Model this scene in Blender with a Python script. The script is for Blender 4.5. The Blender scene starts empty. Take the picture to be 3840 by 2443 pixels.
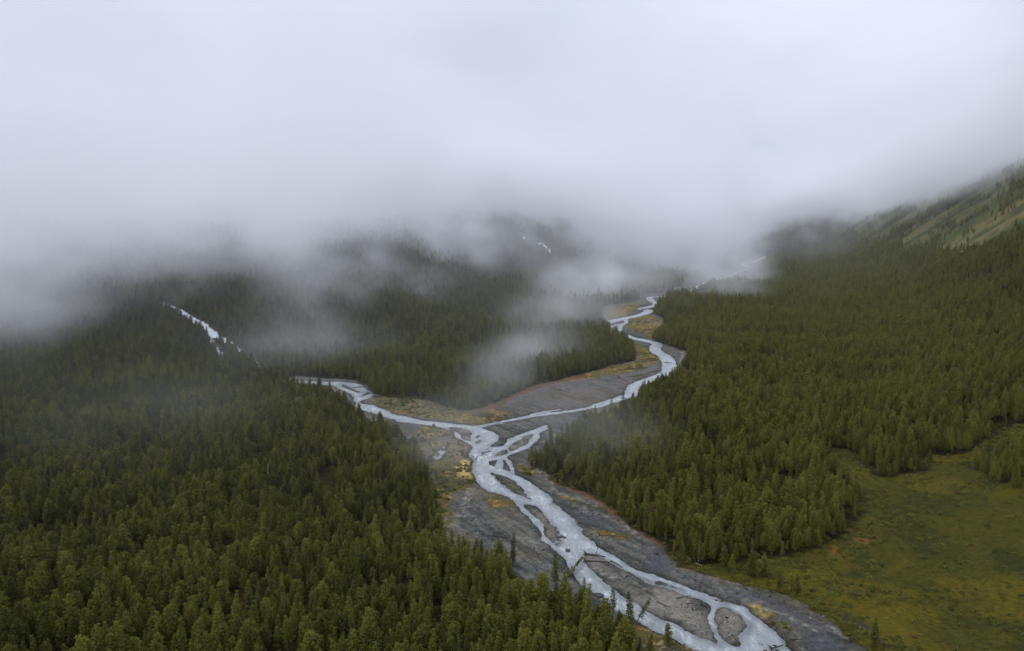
import bpy, math, random
import numpy as np
from mathutils import Vector, Matrix

# ------------------------------------------------------------------ camera, sky, sun, exposure
SC = bpy.context.scene
COL = SC.collection
R = math.radians
H = 150.0                      # drone height above the valley floor
PITCH = R(7.7)
FPX = 2742.0                   # focal length in pixels of a 3840 px wide frame
CX, CY = 1920.0, 1221.5
SP, CP = math.sin(PITCH), math.cos(PITCH)

cam_d = bpy.data.cameras.new('camera')
cam = bpy.data.objects.new('camera', cam_d)
COL.objects.link(cam)
cam.location = (0, 0, H)
cam.rotation_euler = (R(90) - PITCH, 0, 0)
cam_d.sensor_width = 36.0
cam_d.lens = FPX / 3840.0 * 36.0
cam_d.clip_start = 1.0
cam_d.clip_end = 60000.0
SC.camera = cam

SUN_ELEV, SUN_AZ = R(50), R(-105)          # azimuth measured from +Y towards +X
world = bpy.data.worlds.new('World')
SC.world = world
world.use_nodes = True
wn, wl = world.node_tree.nodes, world.node_tree.links
wn.clear()
w_out = wn.new('ShaderNodeOutputWorld')
w_bg = wn.new('ShaderNodeBackground')
w_sky = wn.new('ShaderNodeTexSky')
w_sky.sky_type = 'NISHITA'
w_sky.sun_disc = False
w_sky.sun_elevation = SUN_ELEV
w_sky.sun_rotation = SUN_AZ
w_sky.altitude = 1500
w_tc = wn.new('ShaderNodeTexCoord')
w_map = wn.new('ShaderNodeMapping')
w_map.inputs['Scale'].default_value = (1.2, 1.2, 2.6)
w_noise = wn.new('ShaderNodeTexNoise')
w_noise.inputs['Scale'].default_value = 1.6
w_noise.inputs['Detail'].default_value = 4
w_ramp = wn.new('ShaderNodeValToRGB')          # overcast layer in front of the clear sky
w_ramp.color_ramp.elements[0].position = 0.36
w_ramp.color_ramp.elements[0].color = (7.5, 8.25, 10.0, 1)
w_ramp.color_ramp.elements[1].position = 0.64
w_ramp.color_ramp.elements[1].color = (9.8, 10.2, 11.6, 1)
w_mix = wn.new('ShaderNodeMixRGB')
w_mix.inputs['Fac'].default_value = 0.93
wl.new(w_tc.outputs['Generated'], w_map.inputs['Vector'])
wl.new(w_map.outputs['Vector'], w_noise.inputs['Vector'])
wl.new(w_noise.outputs['Fac'], w_ramp.inputs['Fac'])
wl.new(w_sky.outputs['Color'], w_mix.inputs['Color1'])
w_sep = wn.new('ShaderNodeSeparateXYZ')
w_el = wn.new('ShaderNodeMapRange')            # overcast: about three times brighter overhead than at the horizon
w_el.inputs['To Min'].default_value, w_el.inputs['To Max'].default_value = 0.345, 1.05
w_sc = wn.new('ShaderNodeVectorMath')
w_sc.operation = 'SCALE'
wl.new(w_tc.outputs['Generated'], w_sep.inputs[0])
wl.new(w_sep.outputs['Z'], w_el.inputs['Value'])
wl.new(w_ramp.outputs['Color'], w_sc.inputs[0])
w_dot = wn.new('ShaderNodeVectorMath')
w_dot.operation = 'DOT_PRODUCT'
w_dot.inputs[1].default_value = (0.327, 0.940, 0.120)
w_gl = wn.new('ShaderNodeMapRange')
w_gl.interpolation_type = 'SMOOTHSTEP'
for k_, v_ in (('From Min', 0.93), ('From Max', 0.998), ('To Min', 1.0), ('To Max', 1.16)):
    w_gl.inputs[k_].default_value = v_
w_mul = wn.new('ShaderNodeMath')
w_mul.operation = 'MULTIPLY'
wl.new(w_tc.outputs['Generated'], w_dot.inputs[0])
wl.new(w_dot.outputs['Value'], w_gl.inputs['Value'])
wl.new(w_el.outputs['Result'], w_mul.inputs[0])
wl.new(w_gl.outputs['Result'], w_mul.inputs[1])
wl.new(w_mul.outputs['Value'], w_sc.inputs['Scale'])
wl.new(w_sc.outputs['Vector'], w_mix.inputs['Color2'])
wl.new(w_mix.outputs['Color'], w_bg.inputs['Color'])
w_bg.inputs['Strength'].default_value = 0.15
wl.new(w_bg.outputs['Background'], w_out.inputs['Surface'])

sun_d = bpy.data.lights.new('sun', 'SUN')
sun_d.energy = 1.2
sun_d.angle = R(30)
sun_d.color = (1.0, 0.97, 0.92)
sun = bpy.data.objects.new('sun', sun_d)
COL.objects.link(sun)
sdir = Vector((math.sin(SUN_AZ) * math.cos(SUN_ELEV), math.cos(SUN_AZ) * math.cos(SUN_ELEV), math.sin(SUN_ELEV)))
sun.rotation_euler = sdir.to_track_quat('Z', 'Y').to_euler()
sun.location = (0, -200, 800)

SC.view_settings.view_transform = 'Standard'
SC.view_settings.look = 'None'
SC.view_settings.exposure = 0.0
SC.view_settings.gamma = 1.0
cy = SC.cycles
cy.use_denoising = True
cy.max_bounces = 12
cy.diffuse_bounces = 2
cy.glossy_bounces = 1
cy.transmission_bounces = 2
cy.transparent_max_bounces = 4
cy.volume_bounces = 10
cy.volume_step_rate = 2.0
cy.volume_max_steps = 256
cy.use_adaptive_sampling = True
cy.adaptive_threshold = 0.02
cy.caustics_reflective = False
cy.caustics_refractive = False

rng = np.random.default_rng(11)

# ------------------------------------------------------------------ numpy helpers
def _hash(ix, iy, seed):
    h = (ix.astype(np.int64) * 374761393 + iy.astype(np.int64) * 668265263 + seed * 974711) & 0xffffffff
    h = ((h ^ (h >> 13)) * 1274126177) & 0xffffffff
    h = (h ^ (h >> 16)) & 0xffffff
    return h / float(0xffffff)

def vnoise(x, y, seed=0):
    ix, iy = np.floor(x), np.floor(y)
    fx, fy = x - ix, y - iy
    fx = fx * fx * fx * (fx * (fx * 6 - 15) + 10)
    fy = fy * fy * fy * (fy * (fy * 6 - 15) + 10)
    a, b = _hash(ix, iy, seed), _hash(ix + 1, iy, seed)
    c, d = _hash(ix, iy + 1, seed), _hash(ix + 1, iy + 1, seed)
    return (a * (1 - fx) + b * fx) * (1 - fy) + (c * (1 - fx) + d * fx) * fy

def fbm(x, y, octv=3, seed=0):
    s, a, t = 0.0, 1.0, 0.0
    for k in range(octv):
        s = s + a * vnoise(x * 2.03 ** k + 17.3 * k, y * 2.03 ** k - 9.1 * k, seed + 31 * k)
        t += a
        a *= 0.5
    return s / t                                   # 0..1

def sstep(a, b, x):
    t = np.clip((x - a) / (b - a), 0, 1)
    return t * t * (3 - 2 * t)

def unproj(px, py, z=0.0):
    """pixel of the 3840 px photograph -> point of the level ground"""
    xn, yn = (px - CX) / FPX, (CY - py) / FPX
    t = (H - z) / (SP - yn * CP)
    return t * xn, t * (CP + yn * SP)

def proj(x, y, z):
    t = y * CP + (H - z) * SP
    v = y * SP - (H - z) * CP
    return CX + FPX * x / t, CY - FPX * v / t, t

CROPS = {'O': (0, 0, 0.62708), 'A': (1280, 1400, 1.46875), 'B': (1500, 1500, 3.01), 'C': (1900, 1950, 3.107), 'D': (2400, 1950, 3.01),
         'E': (2100, 1000, 3.0633), 'F': (1100, 1380, 2.9463), 'G': (1600, 1700, 2.9463), 'L': (0, 1200, 1.2328),
         'M': (2100, 700, 1.915), 'N': (2560, 1400, 1.46875), 'P': (0, 0, 1.0), 'K': (2800, 2000, 2.3154)}

def pts(c, *xy):
    ox, oy, s = CROPS[c]
    return [(ox + a / s, oy + b / s) for a, b in xy]

def world_pts(p):
    a = np.array(p, float)
    x, y = unproj(a[:, 0], a[:, 1])
    return np.stack([x, y], 1)

def smooth_closed(p, n=4):
    """Catmull-Rom through a closed outline"""
    P = np.asarray(p, float)
    out = []
    m = len(P)
    for i in range(m):
        a, b, c, d = P[i - 1], P[i], P[(i + 1) % m], P[(i + 2) % m]
        for k in range(n):
            t = k / n
            out.append(0.5 * (2 * b + (c - a) * t + (2 * a - 5 * b + 4 * c - d) * t * t + (3 * b - a - 3 * c + d) * t ** 3))
    return np.array(out)

def smooth_open(p, n=5):
    P = np.asarray(p, float)
    P = np.vstack([2 * P[0] - P[1], P, 2 * P[-1] - P[-2]])
    out = []
    for i in range(1, len(P) - 2):
        a, b, c, d = P[i - 1], P[i], P[i + 1], P[i + 2]
        for k in range(n):
            t = k / n
            out.append(0.5 * (2 * b + (c - a) * t + (2 * a - 5 * b + 4 * c - d) * t * t + (3 * b - a - 3 * c + d) * t ** 3))
    out.append(P[-2])
    return np.array(out)

def poly_sd(X, Y, P):
    """signed distance to a closed polygon (negative inside)"""
    d2 = np.full(X.shape, 1e12)
    ins = np.zeros(X.shape, bool)
    m = len(P)
    for i in range(m):
        ax, ay = P[i - 1]
        bx, by = P[i]
        ex, ey = bx - ax, by - ay
        L = ex * ex + ey * ey + 1e-12
        t = np.clip(((X - ax) * ex + (Y - ay) * ey) / L, 0, 1)
        d2 = np.minimum(d2, (X - ax - t * ex) ** 2 + (Y - ay - t * ey) ** 2)
        if ay != by:
            cr = ((ay > Y) != (by > Y)) & (X < ex * (Y - ay) / ey + ax)
            ins ^= cr
    d = np.sqrt(d2)
    return np.where(ins, -d, d)

def line_sd(X, Y, P, w):
    d = np.full(X.shape, 1e6)
    for i in range(1, len(P)):
        ax, ay = P[i - 1]
        ex, ey = P[i][0] - ax, P[i][1] - ay
        L = ex * ex + ey * ey + 1e-12
        t = np.clip(((X - ax) * ex + (Y - ay) * ey) / L, 0, 1)
        ww = w if np.isscalar(w) else w[i - 1] * (1 - t) + w[i] * t
        d = np.minimum(d, np.sqrt((X - ax - t * ex) ** 2 + (Y - ay - t * ey) ** 2) - ww * 0.5)
    return d

def sd_field(X, Y, polys, lines, reach):
    """union of polygons and ribbons, in metres; +reach far away"""
    out = np.full(X.shape, float(reach))
    for P in polys:
        sel = np.where((X > P[:, 0].min() - reach) & (X < P[:, 0].max() + reach) & (Y > P[:, 1].min() - reach) & (Y < P[:, 1].max() + reach))[0]
        if len(sel):
            out[sel] = np.minimum(out[sel], poly_sd(X[sel], Y[sel], P))
    for P, w in lines:
        r = reach + np.max(w)
        sel = np.where((X > P[:, 0].min() - r) & (X < P[:, 0].max() + r) & (Y > P[:, 1].min() - r) & (Y < P[:, 1].max() + r))[0]
        if len(sel):
            out[sel] = np.minimum(out[sel], line_sd(X[sel], Y[sel], P, w))
    return out

def lin(r, g, b):
    f = lambda c: (c / 255 / 12.92) if c / 255 <= 0.04045 else ((c / 255 + 0.055) / 1.055) ** 2.4
    return np.array([f(r), f(g), f(b)])

# ------------------------------------------------------------------ object helpers
def tag(o, label=None, cat=None, group=None, kind=None):
    if label: o['label'] = label
    if cat: o['category'] = cat
    if group: o['group'] = group
    if kind: o['kind'] = kind
    return o

def mesh_from(name, V, F, mats=(), smooth=False, midx=None):
    """V (n,3), F list of index arrays with the same corner count, or one (m,k) array"""
    me = bpy.data.meshes.new(name)
    V = np.asarray(V, np.float32)
    F = np.asarray(F, np.int32)
    me.vertices.add(len(V))
    me.vertices.foreach_set('co', V.ravel())
    m, k = F.shape
    me.loops.add(m * k)
    me.loops.foreach_set('vertex_index', F.ravel())
    me.polygons.add(m)
    me.polygons.foreach_set('loop_start', np.arange(0, m * k, k, dtype=np.int32))
    me.polygons.foreach_set('loop_total', np.full(m, k, np.int32))
    for mt in mats:
        me.materials.append(mt)
    if midx is not None:
        me.polygons.foreach_set('material_index', np.asarray(midx, np.int32))
    me.polygons.foreach_set('use_smooth', np.full(m, smooth, bool))
    me.update(calc_edges=True)
    return me

def link(name, me, parent=None, loc=(0, 0, 0), rot=(0, 0, 0), scale=(1, 1, 1)):
    o = bpy.data.objects.new(name, me)
    COL.objects.link(o)
    o.location, o.rotation_euler, o.scale = loc, rot, scale
    if parent is not None:
        o.parent = parent
    return o

def new_mat(name):
    m = bpy.data.materials.new(name)
    m.use_nodes = True
    n, l = m.node_tree.nodes, m.node_tree.links
    n.clear()
    return m, n, l

def node(n, t, **kw):
    x = n.new(t)
    for k, v in kw.items():
        if k in x.inputs:
            x.inputs[k].default_value = v
        else:
            setattr(x, k, v)
    return x

# ------------------------------------------------------------------ what was traced from the photograph, on the level valley floor
W = lambda c, *xy: smooth_closed(world_pts(pts(c, *xy)), 3)
main_left = pts('B', (815, 520), (795, 590), (800, 640), (835, 700), (825, 780), (830, 840), (865, 890), (880, 940), (940, 990), (1020, 1035), (1080, 1045),
                (1180, 1075), (1280, 1130)) + \
    pts('G', (1000, 570), (1060, 650), (1120, 700), (1180, 770), (1240, 840), (1250, 890), (1290, 960), (1340, 1010), (1400, 1060), (1460, 1110), (1530, 1170),
        (1560, 1220)) + \
    pts('C', (700, 490), (750, 590), (800, 650), (890, 740), (950, 800), (1010, 850), (1100, 910), (1200, 980), (1260, 1030), (1330, 1070), (1400, 1100),
        (1500, 1160), (1600, 1220), (1700, 1270), (1780, 1310), (1900, 1350), (2000, 1400)) + \
    pts('D', (330, 1310), (450, 1370), (560, 1430), (680, 1490), (800, 1540), (1000, 1640), (1300, 1800))
main_right = pts('B', (1005, 715), (1020, 740), (1110, 770), (1200, 800), (1290, 840), (1380, 880), (1460, 920), (1550, 985), (1650, 1060), (1700, 1110),
                 (1720, 1165), (1780, 1220), (1870, 1290), (1940, 1360), (1990, 1420)) + \
    pts('G', (1600, 720), (1640, 790), (1690, 850), (1740, 910), (1800, 990), (1870, 1020)) + \
    pts('C', (970, 250), (1040, 310), (1120, 350), (1200, 400), (1300, 460), (1400, 530), (1500, 580), (1600, 620)) + \
    pts('D', (150, 620), (300, 680), (450, 740), (600, 800), (720, 830), (850, 870), (960, 920), (1080, 970), (1170, 1000), (1220, 1060), (1300, 1110),
        (1400, 1170), (1470, 1230), (1540, 1290), (1600, 1340), (1660, 1400), (1720, 1484), (1800, 1560), (1900, 1680))
main_head = pts('B', (1020, 695), (1150, 665), (1270, 610), (1400, 560), (1500, 505), (1560, 420), (1580, 375), (1640, 345), (1660, 285), (1550, 320), (1400, 375),
                (1240, 435), (1205, 450), (1205, 480), (1150, 520), (1090, 530), (1010, 530), (1050, 490), (1095, 460), (1105, 420), (1080, 380), (1000, 345),
                (900, 315), (810, 300), (805, 345), (800, 400), (805, 465))
WATER = [smooth_closed(world_pts(main_left + main_right[::-1] + main_head), 3)]
WATER.append(W('B', (780, 305), (900, 288), (1100, 248), (1300, 206), (1450, 175), (1700, 142), (1900, 122), (2050, 95), (2250, 60), (2250, 75), (2050, 120),
               (1880, 147), (1650, 172), (1450, 206), (1200, 250), (1050, 283), (900, 322), (800, 345)))
WATER.append(W('B', (-30, 180), (150, 210), (350, 245), (550, 265), (700, 280), (830, 296), (850, 325), (800, 345), (640, 318), (500, 322), (400, 300), (200, 270),
               (-30, 238)))
WATER.append(W('B', (500, 318), (560, 335), (610, 348), (655, 372), (680, 410), (740, 455), (815, 470), (830, 520), (780, 495), (680, 450), (615, 400), (590, 352),
               (520, 335)))
WATER.append(W('F', (30, 140), (130, 146), (300, 150), (500, 155), (650, 165), (740, 185), (800, 230), (860, 270), (890, 305), (850, 330), (770, 352), (740, 375),
               (770, 395), (880, 420), (1000, 462), (1070, 498), (1150, 530), (1300, 558), (1420, 575), (1420, 628), (1300, 612), (1200, 597), (1080, 562), (980, 532),
               (880, 500), (800, 480), (715, 440), (690, 400), (670, 345), (640, 285), (520, 240), (430, 192), (220, 188), (30, 155)))
BARS = [W('B', (555, 312), (640, 312), (795, 345), (806, 400), (796, 462), (740, 450), (688, 410), (660, 372), (605, 345)),
        W('B', (1220, 545), (1300, 480), (1400, 410), (1500, 390), (1510, 410), (1480, 460), (1400, 520), (1300, 570), (1240, 585)),
        W('B', (1040, 645), (1130, 580), (1205, 562), (1230, 592), (1170, 625), (1080, 640)),
        W('B', (908, 588), (960, 582), (1015, 580), (970, 600), (930, 638), (915, 622)),
        W('B', (850, 412), (895, 396), (912, 412), (865, 436)),
        W('B', (850, 480), (905, 452), (915, 475), (870, 500)),
        W('B', (920, 565), (1010, 550), (1000, 560), (950, 568)),
        W('B', (1020, 825), (1100, 840), (1200, 870), (1290, 920), (1370, 990), (1430, 1060), (1490, 1132), (1400, 1107), (1300, 1065), (1220, 1015), (1130, 940),
          (1060, 870)),
        W('G', (1060, 565), (1150, 575), (1240, 610), (1290, 660), (1330, 720), (1380, 780), (1430, 840), (1450, 900), (1440, 960), (1400, 985), (1340, 940),
          (1310, 890), (1300, 830), (1260, 760), (1180, 690), (1110, 640)),
        W('G', (1430, 1005), (1475, 960), (1480, 1000), (1450, 1030)),
        smooth_closed(world_pts(
            pts('C', (890, 470), (930, 530), (1000, 600), (1070, 670), (1110, 720), (1180, 780), (1260, 830), (1330, 890), (1430, 940), (1500, 980), (1600, 1050),
                (1700, 1110), (1800, 1170), (1930, 1220), (2050, 1270)) +
            pts('D', (300, 1150), (400, 1200), (520, 1270), (650, 1340), (800, 1380), (870, 1402), (852, 1330), (832, 1250), (790, 1170), (768, 1100), (790, 1050),
                (815, 985), (760, 940), (680, 900), (560, 860), (450, 820), (300, 770), (150, 730)) +
            pts('C', (1520, 655), (1420, 605), (1320, 555), (1220, 500), (1150, 450), (1060, 420), (930, 400), (900, 430))), 3),
        W('C', (1760, 730), (1850, 738), (1960, 776), (2080, 822), (1950, 803), (1820, 772)),
        W('D', (870, 992), (990, 985), (1080, 1030), (1150, 1080), (1200, 1150), (1208, 1210), (1170, 1270), (1140, 1340), (1130, 1430), (1080, 1440), (990, 1400),
          (900, 1320), (855, 1220), (826, 1120), (850, 1040)),
        W('F', (535, 190), (560, 182), (620, 212), (735, 268), (738, 285), (700, 270), (640, 250), (545, 216)),
        W('F', (725, 325), (828, 268), (838, 290), (770, 312)),
        W('F', (640, 228), (680, 215), (760, 205), (765, 212), (690, 225)),
        W('E', (940, 482), (985, 488), (975, 500), (945, 494))]
RIFFLE = [W('D', (1230, 1140), (1400, 1210), (1540, 1330), (1620, 1430), (1640, 1620), (1350, 1620), (1190, 1400), (1200, 1250)),
          W('C', (560, 250), (700, 250), (760, 330), (720, 390), (640, 340)),
          W('G', (1380, 780), (1440, 790), (1480, 900), (1500, 1000), (1450, 1040), (1400, 960)),
          W('C', (1480, 640), (1700, 690), (1950, 770), (2100, 825), (1900, 800), (1650, 730), (1500, 665)),
          W('D', (600, 800), (850, 875), (1000, 945), (900, 950), (700, 880), (560, 830)),
          W('B', (1060, 800), (1150, 870), (1290, 1010), (1250, 1040), (1110, 950), (1040, 870)),
          W('G', (1290, 470), (1390, 520), (1420, 570), (1350, 560))]
WO = lambda c, *xy: smooth_open(world_pts(pts(c, *xy)), 5)
far_river = WO('E', (1510, 288), (1430, 310), (1300, 332), (1150, 347), (1030, 357), (1058, 400), (1112, 432), (1050, 460), (960, 478), (935, 492), (1005, 500),
               (1010, 522), (950, 548), (830, 580), (690, 608), (560, 640), (527, 652), (532, 682), (585, 720), (605, 758), (720, 788), (800, 818), (950, 845),
               (1080, 875), (1115, 895), (1090, 940), (1115, 980), (1185, 1020), (1240, 1080), (1252, 1150), (1240, 1200), (1190, 1245), (1100, 1275), (1000, 1312),
               (900, 1350), (850, 1372), (835, 1410), (822, 1470), (740, 1500), (640, 1532), (560, 1560), (400, 1610))
nfr = len(far_river)
far_w = np.interp(np.linspace(0, 1, nfr), [0, .1, .25, .45, .55, .68, .78, .9, 1.0], [12, 14, 16, 15, 13, 15, 13, 11, 9])
LINES = [(far_river, far_w),
         (WO('E', (745, 605), (762, 640), (715, 665), (690, 695), (690, 730), (620, 752)), np.full(26, 7.0)),
         (WO('E', (690, 660), (600, 690), (575, 705)), np.full(11, 4.5)),
         (WO('E', (645, 795), (700, 805), (770, 815)), np.full(11, 6.0)),
         (WO('M', (1475, 505), (1455, 515), (1390, 540), (1310, 555), (1345, 575), (1392, 588), (1310, 602), (1220, 640), (1160, 660), (1090, 680), (1040, 695),
             (960, 742), (940, 752)), 17.0),
         (WO('B', (1130, 682), (1112, 720), (1130, 770)), 3.2),
         (WO('B', (1160, 640), (1230, 700), (1260, 770), (1280, 830)), 1.6),
         (WO('C', (1180, 560), (1330, 640), (1480, 700), (1600, 760)), 1.4),
         (WO('B', (1480, 165), (1560, 150), (1700, 128), (1800, 110)), 2.4),
         (WO('D', (800, 1000), (780, 1060), (772, 1110), (800, 1180), (835, 1260), (850, 1330), (880, 1400)), 2.2)]
LINES = [(P, w if np.isscalar(w) else np.interp(np.linspace(0, 1, len(P)), np.linspace(0, 1, len(w)), w)) for P, w in LINES]
POOLS = [W('F', (1515, 1022), (1560, 965), (1610, 915), (1650, 880), (1682, 878), (1665, 945), (1610, 1008), (1560, 1015))]

FLOOD = smooth_closed(world_pts(
    pts('F', (0, 105), (100, 108), (400, 128), (700, 148), (860, 250), (960, 320), (1200, 350), (1500, 372), (1700, 450), (1950, 480), (2150, 430), (2357, 345)) +
    [(2000, 1450), (2100, 1428)] +
    pts('E', (300, 1230), (600, 1150), (850, 1090), (858, 1010), (800, 880), (650, 800), (560, 720), (510, 660), (500, 470), (700, 430), (900, 390), (925, 325),
        (1180, 310), (1230, 260), (1410, 230), (1420, 150), (1600, 110)) +
    pts('M', (1250, 590), (1330, 530), (1450, 495), (1500, 500), (1420, 600), (1200, 690), (1060, 710), (980, 765)) +
    pts('E', (1450, 330), (1180, 360), (1165, 400), (1170, 440), (1080, 480), (1060, 540), (1190, 600), (1195, 690), (1180, 720), (1080, 800), (1050, 830), (1200, 900),
        (1380, 960), (1480, 1010), (1400, 1120), (1370, 1220), (1310, 1260), (1190, 1330), (1000, 1400), (900, 1520)) +
    [(2330, 1545), (2260, 1580), (2150, 1610), (2090, 1660), (2030, 1720), (1985, 1738)] +
    pts('B', (1500, 800), (1600, 820), (1740, 960), (1900, 1000), (2100, 1060), (2250, 1150), (2350, 1230)) +
    pts('A', (1500, 770), (1600, 850), (1700, 910), (1790, 960), (1800, 1030)) +
    pts('D', (480, 560), (700, 620), (1120, 735), (1300, 790), (1650, 870), (1850, 980), (2100, 1120), (2250, 1250), (2400, 1390)) +
    [(3330, 2500), (3500, 2700), (2700, 2700), (2500, 2500), (2380, 2420), (2270, 2325), (2120, 2258), (1990, 2200), (1830, 2110), (1700, 2070), (1665, 1980), (1645, 1900),
     (1610, 1790), (1580, 1705), (1510, 1655), (1410, 1600), (1335, 1545), (1276, 1500), (1205, 1476), (1130, 1468), (1050, 1450)]), 2)
MEADOW = smooth_closed(world_pts(
    [(2600, 2135), (2700, 2125), (2850, 2110), (2960, 2090), (3050, 2067), (3190, 2005), (3235, 1917), (3206, 1850), (3180, 1790), (3100, 1750), (3040, 1715), (3120, 1690), (3220, 1710),
     (3275, 1800), (3411, 1790), (3486, 1781), (3479, 1727), (3560, 1735), (3649, 1727), (3710, 1686), (3840, 1662), (4300, 1640), (5200, 1900), (5200, 2900), (3500, 2700),
     (3330, 2500), (3197, 2412), (3097, 2322), (2948, 2239), (2832, 2212), (2772, 2196), (2632, 2156)]), 2)
GROVE = smooth_closed(world_pts([(3655, 1800), (3740, 1862), (3840, 1895), (4000, 1930), (4300, 1960), (4300, 1720), (3900, 1730), (3700, 1745)]), 3)

# ------------------------------------------------------------------ terrain
PHI = R(19.5)
SPH, CPH = math.sin(PHI), math.cos(PHI)

def softplus(x, k):
    return np.where(x > 30 * k, x, k * np.log1p(np.exp(np.clip(x / k, -40, 30))))

def hills(x, y):
    u = x * CPH - y * SPH
    s = x * SPH + y * CPH
    big = (fbm(x / 420, y / 420, 3, 5) - 0.5)
    # right valley side
    ur = u + (fbm(s / 500, s * 0 + 3.3, 2, 8) - 0.5) * 80
    zr = 0.22 * softplus(ur - 110, 25) + 0.62 * softplus(ur - 255, 25)
    gl = np.abs(fbm(s / 75 + u / 260, u / 700, 2, 9) - 0.5) * 2
    zr = zr + sstep(250, 420, ur) * (gl - 0.4) * 26
    # hill between the two streams
    dt = (x + 35) * 0.752 + (y - 547) * 0.66
    ul = -u + big * 110
    zc = (0.20 * softplus(ul - 385, 25) + 0.42 * softplus(ul - 590, 40) + 0.35 * softplus(ul - 850, 60)) * sstep(10, 260, dt)
    # slope behind the left-hand forest, down which the cascade runs
    left = sstep(60, -260, x + 0.2 * (y - 900))
    zl = (0.33 * softplus(y + 0.12 * x - 850, 22) + 0.2 * softplus(y - 1250, 60)) * left * (1 - sstep(0, 240, dt) * sstep(-400, -150, x))
    zl2 = 0.10 * softplus(-u - 620, 60) * sstep(0, -150, dt)
    ze = 0.30 * softplus(s - 4300 - 0.5 * u, 120)
    lo = lambda q, m: m * np.tanh(q / m)             # rounded tops, lost in the cloud
    zr, zc, zl = lo(zr, 560.0) + lo(ze, 300.0), lo(zc, 112.0 + 128.0 * sstep(-540, -40, x)), lo(zl, 150.0)
    return zr + np.maximum(zc, zl) + lo(zl2 * 0.4, 30.0) + sstep(0, 60, zr + zc + zl) * big * 14

def ray_to_ground(px, py):
    """walk a ray from the drone until it meets the hills"""
    xn, yn = (px - CX) / FPX, (CY - py) / FPX
    t = np.arange(150, 6000, 2.0)
    X, Y, Z = t * xn, t * (CP + yn * SP), H + t * (-SP + yn * CP)
    hz = hills(X, Y)
    k = np.argmax(Z < hz)
    return X[k], Y[k], hz[k]

def on_hill(p):
    return np.array([ray_to_ground(a, b)[:2] for a, b in p])

CASCADE = [(smooth_open(on_hill([(600, 1140), (622, 1151), (678, 1175), (718, 1200), (762, 1224), (811, 1265), (852, 1289), (896, 1322)]), 6), 9.0),
           (smooth_open(on_hill([(775, 1232), (791, 1261), (799, 1297), (827, 1330), (836, 1352)]), 6), 4.5),
           (smooth_open(on_hill([(896, 1322), (940, 1350), (975, 1385), (1010, 1415)]), 6), 4.0)]

# grid fanned out from the drone's station so that its cells stay evenly fine
ys = [30.0]
while ys[-1] < 7500:
    yy = ys[-1]
    dy = yy * yy / (H * 731.0) * 0.72
    dy = 2.5 if yy < 205 else max(dy, 0.35)
    ys.append(yy + min(dy, 12.0 if yy < 3000 else 12 + (yy - 3000) * 0.02))
ys = np.array(ys)
NX = 1250
xs = np.concatenate([-np.geomspace(3.5, .86, 60)[:-1], np.linspace(-0.86, 0.86, 1132), np.geomspace(.86, 3.5, 60)[1:]])
NX = len(xs)
NY = len(ys)
GX = (xs[None, :] * ys[:, None]).ravel()
GY = np.repeat(ys, NX)
GZ0 = hills(GX, GY)

jx = (fbm(GX / 9, GY / 9, 2, 21) - 0.5) * 4.0 + (fbm(GX / 2.6, GY / 2.6, 2, 22) - 0.5) * 1.6
sd_w = sd_field(GX, GY, WATER, LINES, 60.0)
sd_p = sd_field(GX, GY, POOLS, [], 20.0)
sd_b = sd_field(GX, GY, BARS, [], 30.0)
jit = jx * np.clip(GY / 900, 0.35, 0.9)
sd_w2 = np.minimum(sd_w, sd_p)
bar_w = (sd_w < 0) & (sd_b < 25)
sd = np.where(bar_w, np.maximum(sd_w2, -sd_b), sd_w2) + -0.35 + jit * 0.6 + (fbm(GX / 1.3, GY / 1.3, 2, 24) - .5) * 0.9
sd_rif = sd_field(GX, GY, RIFFLE, [], 10.0)
stones = fbm(GX / 1.5, GY / 1.5, 2, 41)
bank = np.where(sd < 0, np.maximum(sd * 0.22, -0.7), 0.75 * (1 - np.exp(-np.maximum(sd, 0) / 3.5)))
bank = bank + (fbm(GX / 3.2, GY / 3.2, 3, 42) - 0.5) * 0.35 * sstep(-3, 3, sd)
rif = sstep(2, -4, sd_rif) * (sd < 0.5)
bank = bank * (1 - rif) + rif * (-0.24 + (stones - 0.5) * 1.35)
near_water = sstep(60, 30, sd_w2)
flat = sstep(14, 2, GZ0)
BANKH = 0.75 + sstep(10, 60, sd_w2) * 0.5
GZ = GZ0 + np.where(sd_w2 < 59, bank, BANKH) * flat
sd_cas = sd_field(GX, GY, [], [(P, w) for P, w in CASCADE], 40.0)       # traced on the level; bent onto the slope below
GZ = GZ + (fbm(GX / 7, GY / 7, 2, 43) - 0.5) * 0.5

# ---- colours of the ground (what grows or lies there)
sd_fl = poly_sd(GX, GY, FLOOD)
sd_me = poly_sd(GX, GY, MEADOW)
n1, n2, n3, n4 = fbm(GX / 22, GY / 22, 4, 51), fbm(GX / 6, GY / 6, 3, 52), fbm(GX / 1.7, GY / 1.7, 2, 53), fbm(GX / 60, GY / 60, 3, 54)
def mixc(c, col, m):
    return c * (1 - m[:, None]) + np.asarray(col)[None, :] * m[:, None]
C = np.tile(lin(42, 38, 22), (len(GX), 1))                       # (then the scrub of the high and far slopes)                       # forest floor
C = mixc(C, lin(58, 50, 26), sstep(.45, .7, n2))
C = mixc(C, lin(46, 52, 26), sstep(3200, 4200, GY))
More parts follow.
